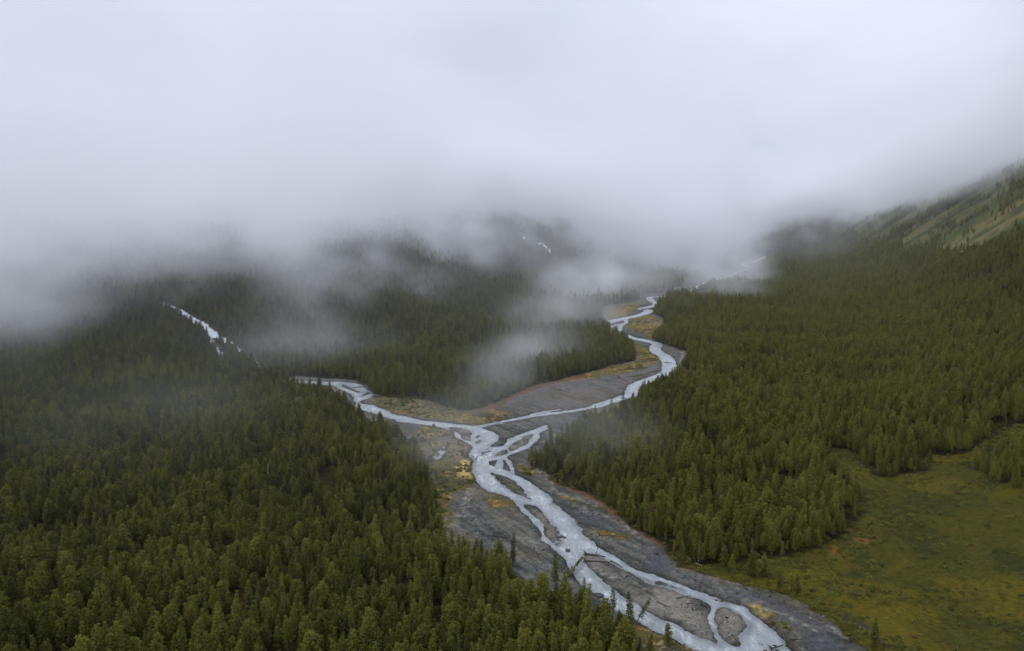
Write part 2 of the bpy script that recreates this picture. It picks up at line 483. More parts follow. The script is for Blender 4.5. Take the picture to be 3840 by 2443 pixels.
# valley-floor gravel
gr = np.tile(lin(94, 97, 93), (len(GX), 1))
gr = mixc(gr, lin(74, 78, 76), sstep(.38, .70, n1))
gr = mixc(gr, lin(136, 128, 116), sstep(.56, .78, n2) * .45)
gr = mixc(gr, lin(150, 144, 132), sstep(.62, .8, n3) * .28)
gr = mixc(gr, lin(52, 52, 50), sstep(.40, .22, n3) * .35)
rr_, rs_ = (GX * .82 + GY * .57), (-GX * .57 + GY * .82)                  # along and across the lower river's flow
st1 = fbm(rr_ / 3.0, rs_ / 26, 3, 55)
st2 = fbm(rr_ / 1.1, rs_ / 7, 2, 56)
gr = mixc(gr, lin(66, 66, 60), sstep(.52, .74, st1) * .7)
gr = mixc(gr, lin(126, 118, 104), sstep(.50, .26, st1) * .45)
gr = mixc(gr, lin(58, 56, 50), sstep(.56, .74, st2) * .5)
gr = mixc(gr, lin(104, 92, 70), sstep(.55, .7, fbm(GX / 40, GY / 40, 3, 58)) * .4)
tb = (sd_b < 0.5) * sstep(.36, .58, fbm(GX / 11, GY / 11, 3, 59))
gr = mixc(gr, lin(140, 134, 124), tb * .75)
sl = sstep(2, -3, sd_field(GX, GY, [W('D', (1000, 900), (1150, 830), (1400, 880), (1700, 980), (1950, 1130), (2200, 1320), (2330, 1484), (1900, 1484), (1750, 1300), (1500, 1120), (1250, 1010)),
                                    W('D', (0, 340), (200, 420), (480, 590), (700, 760), (560, 760), (300, 640), (0, 540)),
                                    W('G', (1500, 600), (1900, 720), (2200, 820), (2150, 860), (1800, 830), (1650, 760))], [], 12) + jx * 1.2)
gr = mixc(gr, lin(80, 83, 86), sl * .75)
gr = mixc(gr, lin(132, 124, 112), sl * sstep(.60, .74, n2) * .4)
pxg, pyg, _ = proj(GX, GY, np.zeros_like(GX))
far_flat = sstep(560, 640, GY) * sstep(900, 780, GY)
gr = mixc(gr, lin(112, 107, 105), far_flat * sstep(.35, .6, n1) * .8)
# dry grass and moss of the left bank
mossz = sd_field(GX, GY, [W('A', (430, 300), (560, 290), (640, 330), (700, 390), (720, 480), (740, 590), (660, 660), (600, 690), (600, 830), (540, 800), (500, 620), (420, 400)),
                          W('F', (900, 310), (1500, 370), (1800, 470), (2300, 380), (2357, 560), (1950, 640), (1700, 600), (1150, 510), (950, 400)),
                          W('E', (0, 1290), (400, 1180), (850, 1100), (860, 900), (1040, 940), (1150, 1030), (1060, 1150), (700, 1240), (400, 1280), (0, 1340)),
                          W('E', (720, 680), (780, 620), (1000, 560), (1190, 640), (1170, 720), (1040, 830), (900, 760)),
                          W('E', (560, 470), (900, 420), (880, 500), (600, 600)),
                          W('G', (680, 520), (760, 470), (960, 560), (900, 620), (740, 610)),
                          W('G', (1380, 440), (1700, 520), (1900, 600), (2100, 700), (1900, 640), (1500, 520)),
                          W('G', (1020, 130), (1100, 150), (1280, 230), (1250, 260), (1050, 230)),
                          W('G', (1830, 860), (2000, 880), (2250, 950), (2200, 990), (1920, 930)),
                          W('C', (1450, 1180), (1700, 1290), (2175, 1480), (2175, 1600), (1700, 1480), (1450, 1330)),
                          W('D', (1330, 1020), (1500, 1080), (1830, 1290), (1750, 1300), (1500, 1210))], [], 15.0) + jx * 2.0
mo = sstep(3, -4, mossz)
mc = np.tile(lin(98, 90, 46), (len(GX), 1))
mc = mixc(mc, lin(66, 66, 40), sstep(.45, .65, n1))
mc = mixc(mc, lin(128, 96, 54), sstep(.52, .72, n2) * .8)
mc = mixc(mc, lin(166, 146, 88), sstep(.55, .75, n3) * sstep(.4, .6, n2) * .8)
mc = mixc(mc, lin(96, 92, 84), sstep(.5, .72, n4) * .4)
gr = mixc(gr, 0 * lin(1, 1, 1) + 1, np.zeros(len(GX)))
gr = gr * (1 - mo[:, None]) + mc * mo[:, None]
# bright sandy and mossy ground beside the confluence
br = sstep(2, -5, sd_field(GX, GY, [W('B', (640, 760), (700, 680), (790, 690), (790, 760), (830, 850), (840, 900), (770, 900), (700, 880), (620, 820)),
                                    W('D', (1200, 960), (1340, 1020), (1500, 1130), (1560, 1200), (1480, 1190), (1330, 1060)),
                                    W('K', (700, 730), (850, 790), (1000, 900), (1150, 1000), (1050, 960), (880, 850))], [], 15) + jx * 1.6)
gr = mixc(gr, lin(192, 172, 108), br * sstep(.28, .52, n2))
# rusty soil along the forest edges
ru = sstep(2.5, -2.5, sd_field(GX, GY, [], [(WO('A', (1170, 600), (1300, 650), (1400, 695), (1520, 770), (1620, 870), (1720, 920), (1780, 955)), 9.0),
                                          (WO('P', (1830, 1535), (1950, 1480), (2060, 1440), (2190, 1412)), 9.0),
                                          (WO('D', (480, 570), (700, 650), (900, 690), (1120, 745)), 3.0),
                                          (WO('K', (860, 20), (900, 120), (760, 160)), 12.0)], 12) + jx)
gr = mixc(gr, lin(108, 82, 62), ru * .8)
C = C * (1 - sstep(2, -2, sd_fl + jx)[:, None]) + gr * sstep(2, -2, sd_fl + jx)[:, None]
# washed-out pale stony channels
pale = sstep(1.2, -1.2, sd_field(GX, GY, [], [(WO('B', (1370, 725), (1480, 760), (1600, 830), (1660, 870), (1690, 920), (1700, 985), (1760, 1050), (1860, 1085), (1950, 1120),
                                                 (2060, 1150), (2200, 1205)), 3.6),
                                            (WO('G', (1730, 610), (1760, 660), (1850, 690), (2000, 720), (2130, 750)), 2.4),
                                            (WO('G', (2160, 780), (2230, 850), (2300, 900), (2357, 950)), 3.5),
                                            (WO('G', (1900, 950), (2100, 985), (2300, 1040)), 1.0),
                                            (WO('D', (480, 560), (700, 650), (900, 700)), 1.6),
                                            (WO('D', (900, 680), (1120, 745)), 2.0),
                                            (WO('D', (1320, 790), (1550, 850), (1720, 900), (1880, 1000)), 1.3),
                                            (WO('D', (1420, 1040), (1650, 1100), (1820, 1190), (1980, 1280)), 2.2),
                                            (WO('D', (2150, 1230), (2250, 1310), (2350, 1370)), 3.4),
                                            (WO('G', (980, 930), (1060, 960), (1200, 1010)), 3.0),
                                            (WO('C', (660, 700), (760, 760), (840, 800)), 3.0),
                                            (WO('C', (980, 560), (1080, 620), (1250, 680)), 3.0),
                                            (WO('G', (480, 420), (430, 560), (400, 700)), 5.0),
                                            (WO('E', (1000, 620), (1100, 650), (1190, 690)), 7.0),
                                            (WO('E', (1400, 980), (1410, 1060), (1380, 1110)), 5.0)], 8) + jx * .5)
C = mixc(C, lin(146, 143, 134), pale * (0.12 + .6 * sstep(.42, .66, n3)))
# meadow
mcol = np.tile(lin(73, 71, 28), (len(GX), 1))
mcol = mixc(mcol, lin(57, 60, 27), sstep(.42, .62, n1))
mcol = mixc(mcol, lin(90, 82, 26), sstep(.5, .72, fbm(GX / 35, GY / 35, 3, 57)) * .9)
mcol = mixc(mcol, lin(86, 72, 32), sstep(.58, .76, n2) * .3)
mcol = mixc(mcol, lin(48, 54, 24), sstep(.45, .25, n3) * .5) * 0.98
ye = sstep(3, -3, sd_field(GX, GY, [W('K', (770, 630), (850, 580), (960, 620), (1200, 720), (1340, 780), (1400, 870), (1490, 1026), (1290, 1026), (1150, 900), (950, 760)),
                                    W('K', (1230, 355), (1300, 300), (1400, 260), (1330, 330))], [], 12) + jx)
mcol = mixc(mcol, lin(92, 82, 28), ye * .85)
mcol = mixc(mcol, lin(124, 84, 40), sstep(4, -4, sd_field(GX, GY, [W('K', (860, 20), (1000, 0), (1110, 60), (1060, 130), (900, 120)), W('K', (740, 130), (800, 150), (790, 200), (730, 180))], [], 15) + jx * 2) * sstep(.4, .6, n2) * .8)
em = sstep(1.5, -1.5, sd_field(GX, GY, [W('K', (720, 680), (800, 690), (960, 770), (1100, 860), (1200, 960), (1290, 1026), (1180, 1026), (1000, 880), (850, 760))], [], 8) + jx * .4)
mcol = mixc(mcol, lin(64, 58, 48), em * .85)
mm = sstep(2.5, -2.5, sd_me + jx)
C = C * (1 - mm[:, None]) + mcol * mm[:, None]
# grassy stripes of the steep right-hand valley side
gu = GX * CPH - GY * SPH
gs = GX * SPH + GY * CPH
gn = fbm(gs / 36 + gu / 190, gu / 600, 3, 9)
GRASSY = sstep(300, 360, gu + (n4 - .5) * 60) * sstep(0.30, 0.46, fbm(gs / 210 + gu / 420, gu / 380, 3, 61)) * sstep(200, 700, GY)
hc = np.tile(lin(82, 88, 50), (len(GX), 1))
hc = mixc(hc, lin(112, 104, 66), sstep(.5, .7, gn))
hc = mixc(hc, lin(62, 70, 40), sstep(.45, .28, gn))
hc = mixc(hc, lin(58, 66, 38), sstep(.5, .68, fbm(GX / 30, GY / 30, 3, 62)) * .8)
hc = hc * .95
C = C * (1 - GRASSY[:, None]) + hc * GRASSY[:, None]
# rubble by the cascade, damp margin with cut-bank shade painted in along the water
C = mixc(C, lin(84, 80, 74), sstep(9, 2, sd_cas) * .8)
wet_shade = np.exp(-np.maximum(sd, 0) / 1.8) * (sd_w2 < 30)
C = C * (1 - 0.58 * wet_shade[:, None])
C = np.clip(C * 0.74, 0.003, 0.8)

idx = np.arange(NX * NY).reshape(NY, NX)
F_all = np.stack([idx[:-1, :-1], idx[:-1, 1:], idx[1:, 1:], idx[1:, :-1]], -1).reshape(-1, 4)
GV = np.stack([GX, GY, GZ], 1)

# ground material: traced colours, broken up by pebble and tussock noise
def ground_mat(name, pebble, rough):
    m, n, l = new_mat(name)
    out = node(n, 'ShaderNodeOutputMaterial')
    b = node(n, 'ShaderNodeBsdfPrincipled', Roughness=rough)
    b.inputs['Specular IOR Level'].default_value = 0.04
    at = node(n, 'ShaderNodeAttribute', attribute_name='Col')
    tc = node(n, 'ShaderNodeTexCoord')
    no = node(n, 'ShaderNodeTexNoise', Scale=pebble, Detail=5.0, Roughness=0.7)
    vo = node(n, 'ShaderNodeTexVoronoi', Scale=pebble * 0.9)
    r1 = node(n, 'ShaderNodeMapRange')
    r1.inputs['From Min'].default_value, r1.inputs['From Max'].default_value = 0.3, 0.72
    r1.inputs['To Min'].default_value, r1.inputs['To Max'].default_value = 0.65, 1.4
    r2 = node(n, 'ShaderNodeMapRange')
    r2.inputs['From Min'].default_value, r2.inputs['From Max'].default_value = 0.0, 1.0
    r2.inputs['To Min'].default_value, r2.inputs['To Max'].default_value = 0.85, 1.15
    mu = node(n, 'ShaderNodeMath', operation='MULTIPLY')
    vm = node(n, 'ShaderNodeVectorMath', operation='SCALE')
    bp = node(n, 'ShaderNodeBump', Strength=0.6, Distance=0.5)
    l.new(tc.outputs['Object'], no.inputs['Vector'])
    l.new(tc.outputs['Object'], vo.inputs['Vector'])
    l.new(no.outputs['Fac'], r1.inputs['Value'])
    l.new(vo.outputs['Color'], r2.inputs['Value'])
    l.new(r1.outputs['Result'], mu.inputs[0])
    l.new(r2.outputs['Result'], mu.inputs[1])
    l.new(at.outputs['Color'], vm.inputs[0])
    l.new(mu.outputs['Value'], vm.inputs['Scale'])
    l.new(vm.outputs['Vector'], b.inputs['Base Color'])
    l.new(no.outputs['Fac'], bp.inputs['Height'])
    l.new(bp.outputs['Normal'], b.inputs['Normal'])
    l.new(b.outputs['BSDF'], out.inputs['Surface'])
    return m

M_gravel = ground_mat('river_gravel', 0.55, 0.85)
M_floor = ground_mat('forest_floor', 0.35, 0.95)
M_meadow = ground_mat('meadow_grass', 0.7, 0.95)

def part_of_grid(name, fmask, V, mat, kind='structure', col=True, shallow=None):
    F = F_all[fmask]
    used = np.zeros(len(V), bool)
    used[F.ravel()] = True
    remap = np.cumsum(used) - 1
    me = mesh_from(name, V[used], remap[F], [mat], smooth=True)
    if col:
        ca = me.color_attributes.new('Col', 'FLOAT_COLOR', 'POINT')
        ca.data.foreach_set('color', np.concatenate([C[used], np.ones((used.sum(), 1))], 1).astype(np.float32).ravel())
    if shallow is not None:
        a = me.attributes.new('shallow', 'FLOAT', 'POINT')
        a.data.foreach_set('value', shallow[used].astype(np.float32))
    o = link(name, me)
    o['kind'] = kind
    return o

fl_v, me_v = sd_fl < 0, (sd_me < 0)
f0 = F_all[:, 0]
is_bar = (sd_b[f0] < 1.0) & (sd_w[f0] < 3) & (GY[f0] < 700)
is_gr = fl_v[f0] & ~is_bar
is_me = me_v[f0] & ~is_gr & ~is_bar
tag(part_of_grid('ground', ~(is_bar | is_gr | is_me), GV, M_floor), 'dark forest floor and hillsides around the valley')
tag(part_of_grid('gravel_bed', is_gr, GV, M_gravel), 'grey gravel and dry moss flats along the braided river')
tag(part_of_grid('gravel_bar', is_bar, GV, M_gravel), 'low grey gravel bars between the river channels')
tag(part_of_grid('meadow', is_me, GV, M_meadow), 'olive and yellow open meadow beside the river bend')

# ------------------------------------------------------------------ water
def water_mat(name, base):
    m, n, l = new_mat(name)
    out = node(n, 'ShaderNodeOutputMaterial')
    b = node(n, 'ShaderNodeBsdfPrincipled', Roughness=0.28)
    b.inputs['IOR'].default_value = 1.33
    tc = node(n, 'ShaderNodeTexCoord')
    mp = node(n, 'ShaderNodeMapping')
    mp.inputs['Rotation'].default_value = (0, 0, R(32))
    mp.inputs['Scale'].default_value = (1.0, 0.38, 1.0)
    n1_ = node(n, 'ShaderNodeTexNoise', Scale=0.22, Detail=7.0, Roughness=0.78, Distortion=1.5)
    n2_ = node(n, 'ShaderNodeTexNoise', Scale=0.07, Detail=3.0)
    n3_ = node(n, 'ShaderNodeTexNoise', Scale=1.1, Detail=4.0)
    r1 = node(n, 'ShaderNodeMapRange')
    r1.inputs['From Min'].default_value, r1.inputs['From Max'].default_value = 0.47, 0.64
    r2 = node(n, 'ShaderNodeMapRange')
    r2.inputs['From Min'].default_value, r2.inputs['From Max'].default_value = 0.30, 0.62
    mu = node(n, 'ShaderNodeMath', operation='MULTIPLY')
    mx = node(n, 'ShaderNodeMixRGB')
    mx.inputs['Color1'].default_value = (*base, 1)
    mx.inputs['Color2'].default_value = (0.56, 0.59, 0.60, 1)
    mx2 = node(n, 'ShaderNodeMixRGB', blend_type='MULTIPLY')
    mx2.inputs['Fac'].default_value = 0.5
    bp = node(n, 'ShaderNodeBump', Strength=0.35, Distance=0.5)
    l.new(tc.outputs['Object'], mp.inputs['Vector'])
    for q in (n1_, n3_):
        l.new(mp.outputs['Vector'], q.inputs['Vector'])
    l.new(tc.outputs['Object'], n2_.inputs['Vector'])
    l.new(n1_.outputs['Fac'], r1.inputs['Value'])
    l.new(n2_.outputs['Fac'], r2.inputs['Value'])
    l.new(r1.outputs['Result'], mu.inputs[0])
    l.new(r2.outputs['Result'], mu.inputs[1])
    l.new(mu.outputs['Value'], mx.inputs['Fac'])
    at = node(n, 'ShaderNodeAttribute', attribute_name='shallow')
    sub = node(n, 'ShaderNodeMath', operation='MULTIPLY_ADD')
    sub.inputs[1].default_value, sub.inputs[2].default_value = 2.2, -1.1
    l.new(n1_.outputs['Fac'], sub.inputs[0])
    add = node(n, 'ShaderNodeMath', operation='ADD', use_clamp=True)
    l.new(at.outputs['Fac'], add.inputs[0])
    l.new(sub.outputs['Value'], add.inputs[1])
    ml = node(n, 'ShaderNodeMath', operation='MULTIPLY', use_clamp=True)
    l.new(add.outputs['Value'], ml.inputs[0])
    l.new(at.outputs['Fac'], ml.inputs[1])
    mx3 = node(n, 'ShaderNodeMixRGB')
    mx3.inputs['Color2'].default_value = (0.085, 0.098, 0.098, 1)
    l.new(ml.outputs['Value'], mx3.inputs['Fac'])
    l.new(mx.outputs['Color'], mx3.inputs['Color1'])
    l.new(mx3.outputs['Color'], b.inputs['Base Color'])
    l.new(n3_.outputs['Fac'], bp.inputs['Height'])
    l.new(bp.outputs['Normal'], b.inputs['Normal'])
    l.new(b.outputs['BSDF'], out.inputs['Surface'])
    return m

M_water = water_mat('milky_water', (0.205, 0.226, 0.236))
M_pool = water_mat('still_water', (0.17, 0.165, 0.16))
WV = GV.copy()
WV[:, 2] = 0.0 + GZ0
SHAL = np.clip(sstep(-4.5, 0.0, sd + (fbm(GX / 5, GY / 5, 3, 95) - .5) * 5) * .75 + rif * .35, 0, 1)
wsel = (sd_w[F_all].min(1) < 4.0) & (GZ0[f0] < 1.5)
trib = (pxg[f0] < 1500) & (GY[f0] > 520)
psel = (sd_p[F_all].min(1) < 3.0) & ~wsel
o = part_of_grid('river', wsel & ~trib, WV, M_water, col=False, shallow=SHAL)
tag(o, 'pale milky braided river winding through the gravel')
o = part_of_grid('stream', wsel & trib, WV, M_water, col=False, shallow=SHAL)
tag(o, 'pale tributary stream coming out of the left forest')
for k, P in enumerate(POOLS):
    lab = ['shallow pale pool on the mossy left bank', 'thin pale pool at the near forest edge', 'little pool beside the stony side channel'][k]
    s1 = psel & (sd_field(GX, GY, [P], [], 6.0)[f0] < 3.0)
    if s1.any():
        tag(part_of_grid('pool', s1, WV, M_pool, col=False), lab)

def cascade_mat():
    m, n, l = new_mat('white_water')
    out = node(n, 'ShaderNodeOutputMaterial')
    b = node(n, 'ShaderNodeBsdfPrincipled', Roughness=0.5)
    tc = node(n, 'ShaderNodeTexCoord')
    no = node(n, 'ShaderNodeTexNoise', Scale=0.25, Detail=6.0, Roughness=0.7)
    cr = node(n, 'ShaderNodeValToRGB')
    cr.color_ramp.elements[0].position, cr.color_ramp.elements[0].color = 0.35, (0.42, 0.47, 0.52, 1)
    cr.color_ramp.elements[1].position, cr.color_ramp.elements[1].color = 0.6, (0.66, 0.69, 0.72, 1)
    l.new(tc.outputs['Object'], no.inputs['Vector'])
    l.new(no.outputs['Fac'], cr.inputs['Fac'])
    l.new(cr.outputs['Color'], b.inputs['Base Color'])
    l.new(b.outputs['BSDF'], out.inputs['Surface'])
    return m

def drape(name, sdf, cell, x0, x1, y0, y1, lift, mat, kind=None, thick=0.0):
    """sheet over the ground wherever sdf(x, y) < 0, its middle lifted a little"""
    ax, ay = np.arange(x0, x1, cell), np.arange(y0, y1, cell)
    X, Y = [q.ravel() for q in np.meshgrid(ax, ay)]
    d = sdf(X, Y)
    Z = hills(X, Y) + lift + BANKH.max() * 0.8 + np.clip(-d, -1.5, 3) * thick
    ii = np.arange(len(X)).reshape(len(ay), len(ax))
    F = np.stack([ii[:-1, :-1], ii[:-1, 1:], ii[1:, 1:], ii[1:, :-1]], -1).reshape(-1, 4)
    F = F[(d[F] < 0.6).all(1)]
    used = np.zeros(len(X), bool)
    used[F.ravel()] = True
    remap = np.cumsum(used) - 1
    V = np.stack([X, Y, Z], 1)[used]
    c = V.mean(0)
    o = link(name, mesh_from(name, V - c, remap[F], [mat], smooth=True), loc=c)
    if kind: o['kind'] = kind
    return o

allc = np.vstack([P for P, w in CASCADE])
def cas_sdf(X, Y):
    d = sd_field(X, Y, [], [(P, w) for P, w in CASCADE], 20.0)
    return d + (fbm(X / 5, Y / 5, 3, 71) - .5) * 5
tag(drape('cascade', cas_sdf, 1.2, allc[:, 0].min() - 15, allc[:, 0].max() + 15, allc[:, 1].min() - 15, allc[:, 1].max() + 15, 0.5, cascade_mat(), thick=.15),
    'white cascade tumbling down the dark slope under the mist', 'waterfall')

# snow patches on the hill between the streams
m_snow, n_, l_ = new_mat('old_snow')
o_ = node(n_, 'ShaderNodeOutputMaterial')
b_ = node(n_, 'ShaderNodeBsdfPrincipled', Roughness=0.6)
tc_ = node(n_, 'ShaderNodeTexCoord')
no_ = node(n_, 'ShaderNodeTexNoise', Scale=0.2, Detail=4.0)
cr_ = node(n_, 'ShaderNodeValToRGB')
cr_.color_ramp.elements[0].color = (0.62, 0.62, 0.66, 1)
cr_.color_ramp.elements[1].color = (0.88, 0.87, 0.9, 1)
l_.new(tc_.outputs['Object'], no_.inputs['Vector'])
l_.new(no_.outputs['Fac'], cr_.inputs['Fac'])
l_.new(cr_.outputs['Color'], b_.inputs['Base Color'])
l_.new(b_.outputs['BSDF'], o_.inputs['Surface'])
SNOW = [([(2018, 916), (2030, 912), (2045, 925), (2062, 938), (2076, 950), (2068, 952), (2050, 945), (2034, 934), (2022, 926)], 'largest white snow patch, a long wedge on the hillside'),
        ([(1957, 890), (1968, 892), (1983, 899), (1975, 904), (1962, 899)], 'small snow patch above the larger wedge of snow'),
        ([(1998, 890), (2006, 895), (2008, 902), (2000, 900)], 'tiny snow patch just above the wedge of snow'),
        ([(2362, 780), (2385, 790), (2410, 800), (2445, 822), (2440, 824), (2405, 806), (2378, 793)], 'thin streak of snow high in the mist')]
SNOWP = []
for P, lab in SNOW:
    Q = smooth_closed(on_hill(P), 3)
    SNOWP.append(Q)
    f_ = lambda X, Y, Q=Q: poly_sd(X, Y, Q) + (fbm(X / 6, Y / 6, 2, 77) - .5) * 3
    tag(drape('snow_patch', f_, 2.0, Q[:, 0].min() - 6, Q[:, 0].max() + 6, Q[:, 1].min() - 6, Q[:, 1].max() + 6, 1.0, m_snow, thick=.3), lab, 'snow', 'snow patches on the hill')

# ------------------------------------------------------------------ trees
def foliage_mat(name, dark, light, autumn, amount):
    m, n, l = new_mat(name)
    out = node(n, 'ShaderNodeOutputMaterial')
    df = node(n, 'ShaderNodeBsdfDiffuse')
    tl = node(n, 'ShaderNodeBsdfTranslucent')
    ms = node(n, 'ShaderNodeMixShader')
    ms.inputs['Fac'].default_value = 0.3
    oi = node(n, 'ShaderNodeObjectInfo')
    at = node(n, 'ShaderNodeAttribute', attribute_name='tuft')
    no = node(n, 'ShaderNodeTexNoise', Scale=0.012, Detail=3.0)
    l.new(oi.outputs['Location'], no.inputs['Vector'])
    a1 = node(n, 'ShaderNodeMath', operation='MULTIPLY_ADD')
    a1.inputs[1].default_value, a1.inputs[2].default_value = 0.62, -0.06
    l.new(oi.outputs['Random'], a1.inputs[0])
    a2 = node(n, 'ShaderNodeMath', operation='MULTIPLY_ADD')
    a2.inputs[1].default_value = 0.35
    l.new(at.outputs['Fac'], a2.inputs[0])
    l.new(a1.outputs['Value'], a2.inputs[2])
    a3 = node(n, 'ShaderNodeMath', operation='MULTIPLY_ADD')
    a3.inputs[1].default_value = 1.1
    s3 = node(n, 'ShaderNodeMath', operation='SUBTRACT')
    s3.inputs[1].default_value = 0.45
    l.new(no.outputs['Fac'], s3.inputs[0])
    l.new(s3.outputs['Value'], a3.inputs[0])
    l.new(a2.outputs['Value'], a3.inputs[2])
    sx = node(n, 'ShaderNodeSeparateXYZ')                   # right-hand stands a lighter, yellower kind; cloud shade painted dark into the left ones
    l.new(oi.outputs['Location'], sx.inputs[0])
    mr = node(n, 'ShaderNodeMapRange')
    for k_, v_ in (('From Min', -260.0), ('From Max', 380.0), ('To Min', -0.16), ('To Max', 0.19)):
        mr.inputs[k_].default_value = v_
    l.new(sx.outputs['X'], mr.inputs['Value'])
    a4 = node(n, 'ShaderNodeMath', operation='ADD')
    l.new(a3.outputs['Value'], a4.inputs[0])
    l.new(mr.outputs['Result'], a4.inputs[1])
    a3 = a4
    cr = node(n, 'ShaderNodeValToRGB')
    cr.color_ramp.elements[0].position, cr.color_ramp.elements[0].color = 0.05, (*dark, 1)
    cr.color_ramp.elements[1].position, cr.color_ramp.elements[1].color = 0.85, (*light, 1)
    l.new(a3.outputs['Value'], cr.inputs['Fac'])
    gt = node(n, 'ShaderNodeMath', operation='GREATER_THAN')
    gt.inputs[1].default_value = 1.0 - amount
    wn_ = node(n, 'ShaderNodeTexWhiteNoise', noise_dimensions='1D')
    l.new(oi.outputs['Random'], wn_.inputs['W'])
    l.new(wn_.outputs['Value'], gt.inputs[0])
    gm = node(n, 'ShaderNodeMath', operation='MULTIPLY')
    gm.inputs[1].default_value = 0.75
    l.new(gt.outputs['Value'], gm.inputs[0])
    mx = node(n, 'ShaderNodeMixRGB')
    mx.inputs['Color2'].default_value = (*autumn, 1)
    l.new(gm.outputs['Value'], mx.inputs['Fac'])
    l.new(cr.outputs['Color'], mx.inputs['Color1'])
    l.new(mx.outputs['Color'], df.inputs['Color'])
    l.new(mx.outputs['Color'], tl.inputs['Color'])
    l.new(df.outputs['BSDF'], ms.inputs[1])
    l.new(tl.outputs['BSDF'], ms.inputs[2])
    l.new(ms.outputs['Shader'], out.inputs['Surface'])
    return m

def wood_mat(name, c1, c2):
    m, n, l = new_mat(name)
    out = node(n, 'ShaderNodeOutputMaterial')
    b = node(n, 'ShaderNodeBsdfPrincipled', Roughness=0.9)
    tc = node(n, 'ShaderNodeTexCoord')
    no = node(n, 'ShaderNodeTexNoise', Scale=2.5, Detail=5.0)
    cr = node(n, 'ShaderNodeValToRGB')
    cr.color_ramp.elements[0].position, cr.color_ramp.elements[0].color = 0.35, (*c1, 1)
    cr.color_ramp.elements[1].position, cr.color_ramp.elements[1].color = 0.65, (*c2, 1)
    l.new(tc.outputs['Object'], no.inputs['Vector'])
    l.new(no.outputs['Fac'], cr.inputs['Fac'])
    l.new(cr.outputs['Color'], b.inputs['Base Color'])
    l.new(b.outputs['BSDF'], out.inputs['Surface'])
    return m

M_leaf = foliage_mat('larch_needles', (0.058, 0.067, 0.020), (0.205, 0.200, 0.040), (0.12, 0.095, 0.035), 0.02)
M_brown = foliage_mat('browned_needles', (0.055, 0.048, 0.018), (0.10, 0.085, 0.03), (0.12, 0.08, 0.03), 0.1)
M_bush = foliage_mat('shrub_leaves', (0.095, 0.102, 0.030), (0.175, 0.170, 0.044), (0.14, 0.095, 0.035), 0.06)
M_bark = wood_mat('larch_bark', (0.035, 0.030, 0.024), (0.085, 0.075, 0.062))
M_log = wood_mat('weathered_wood', (0.030, 0.025, 0.020), (0.090, 0.072, 0.058))
M_pale = wood_mat('bleached_wood', (0.22, 0.20, 0.18), (0.42, 0.40, 0.37))

def tube(path, radii, sides=7):
    """tapered round limb along a path of points"""
    P = np.asarray(path, float)
    V, F = [], []
    for i, p in enumerate(P):
        t = P[min(i + 1, len(P) - 1)] - P[max(i - 1, 0)]
        t /= np.linalg.norm(t) + 1e-9
        a = np.cross(t, [0, 0, 1.0] if abs(t[2]) < .9 else [1.0, 0, 0])
        a /= np.linalg.norm(a)
        b = np.cross(t, a)
        for k in range(sides):
            w = 2 * math.pi * k / sides
            V.append(p + radii[i] * (a * math.cos(w) + b * math.sin(w)))
    for i in range(len(P) - 1):
        for k in range(sides):
            F.append((i * sides + k, i * sides + (k + 1) % sides, (i + 1) * sides + (k + 1) % sides, (i + 1) * sides + k))
    return np.array(V), np.array(F)

def join(parts):
    V, F, o = [], [], 0
    for v, f in parts:
        V.append(v)
        F.append(f + o)
        o += len(v)
    return np.vstack(V), np.vstack(F)

def profile(style, h):
    if style == 'cone':
        return (1 - h) ** 0.75 * min(1, 0.55 + h * 2.2) + 0.10
    if style == 'round':
        return (max(0.0, 1 - h ** 2.6)) ** 0.62 * min(1, 0.45 + h * 1.6) + 0.08
    if style == 'slim':
        return (1 - h) ** 0.6 * min(1, 0.7 + h) * 0.9 + 0.12
    return (max(0.0, 1 - h ** 2.0)) ** 0.7 * min(1, .3 + h * 1.5) + 0.08

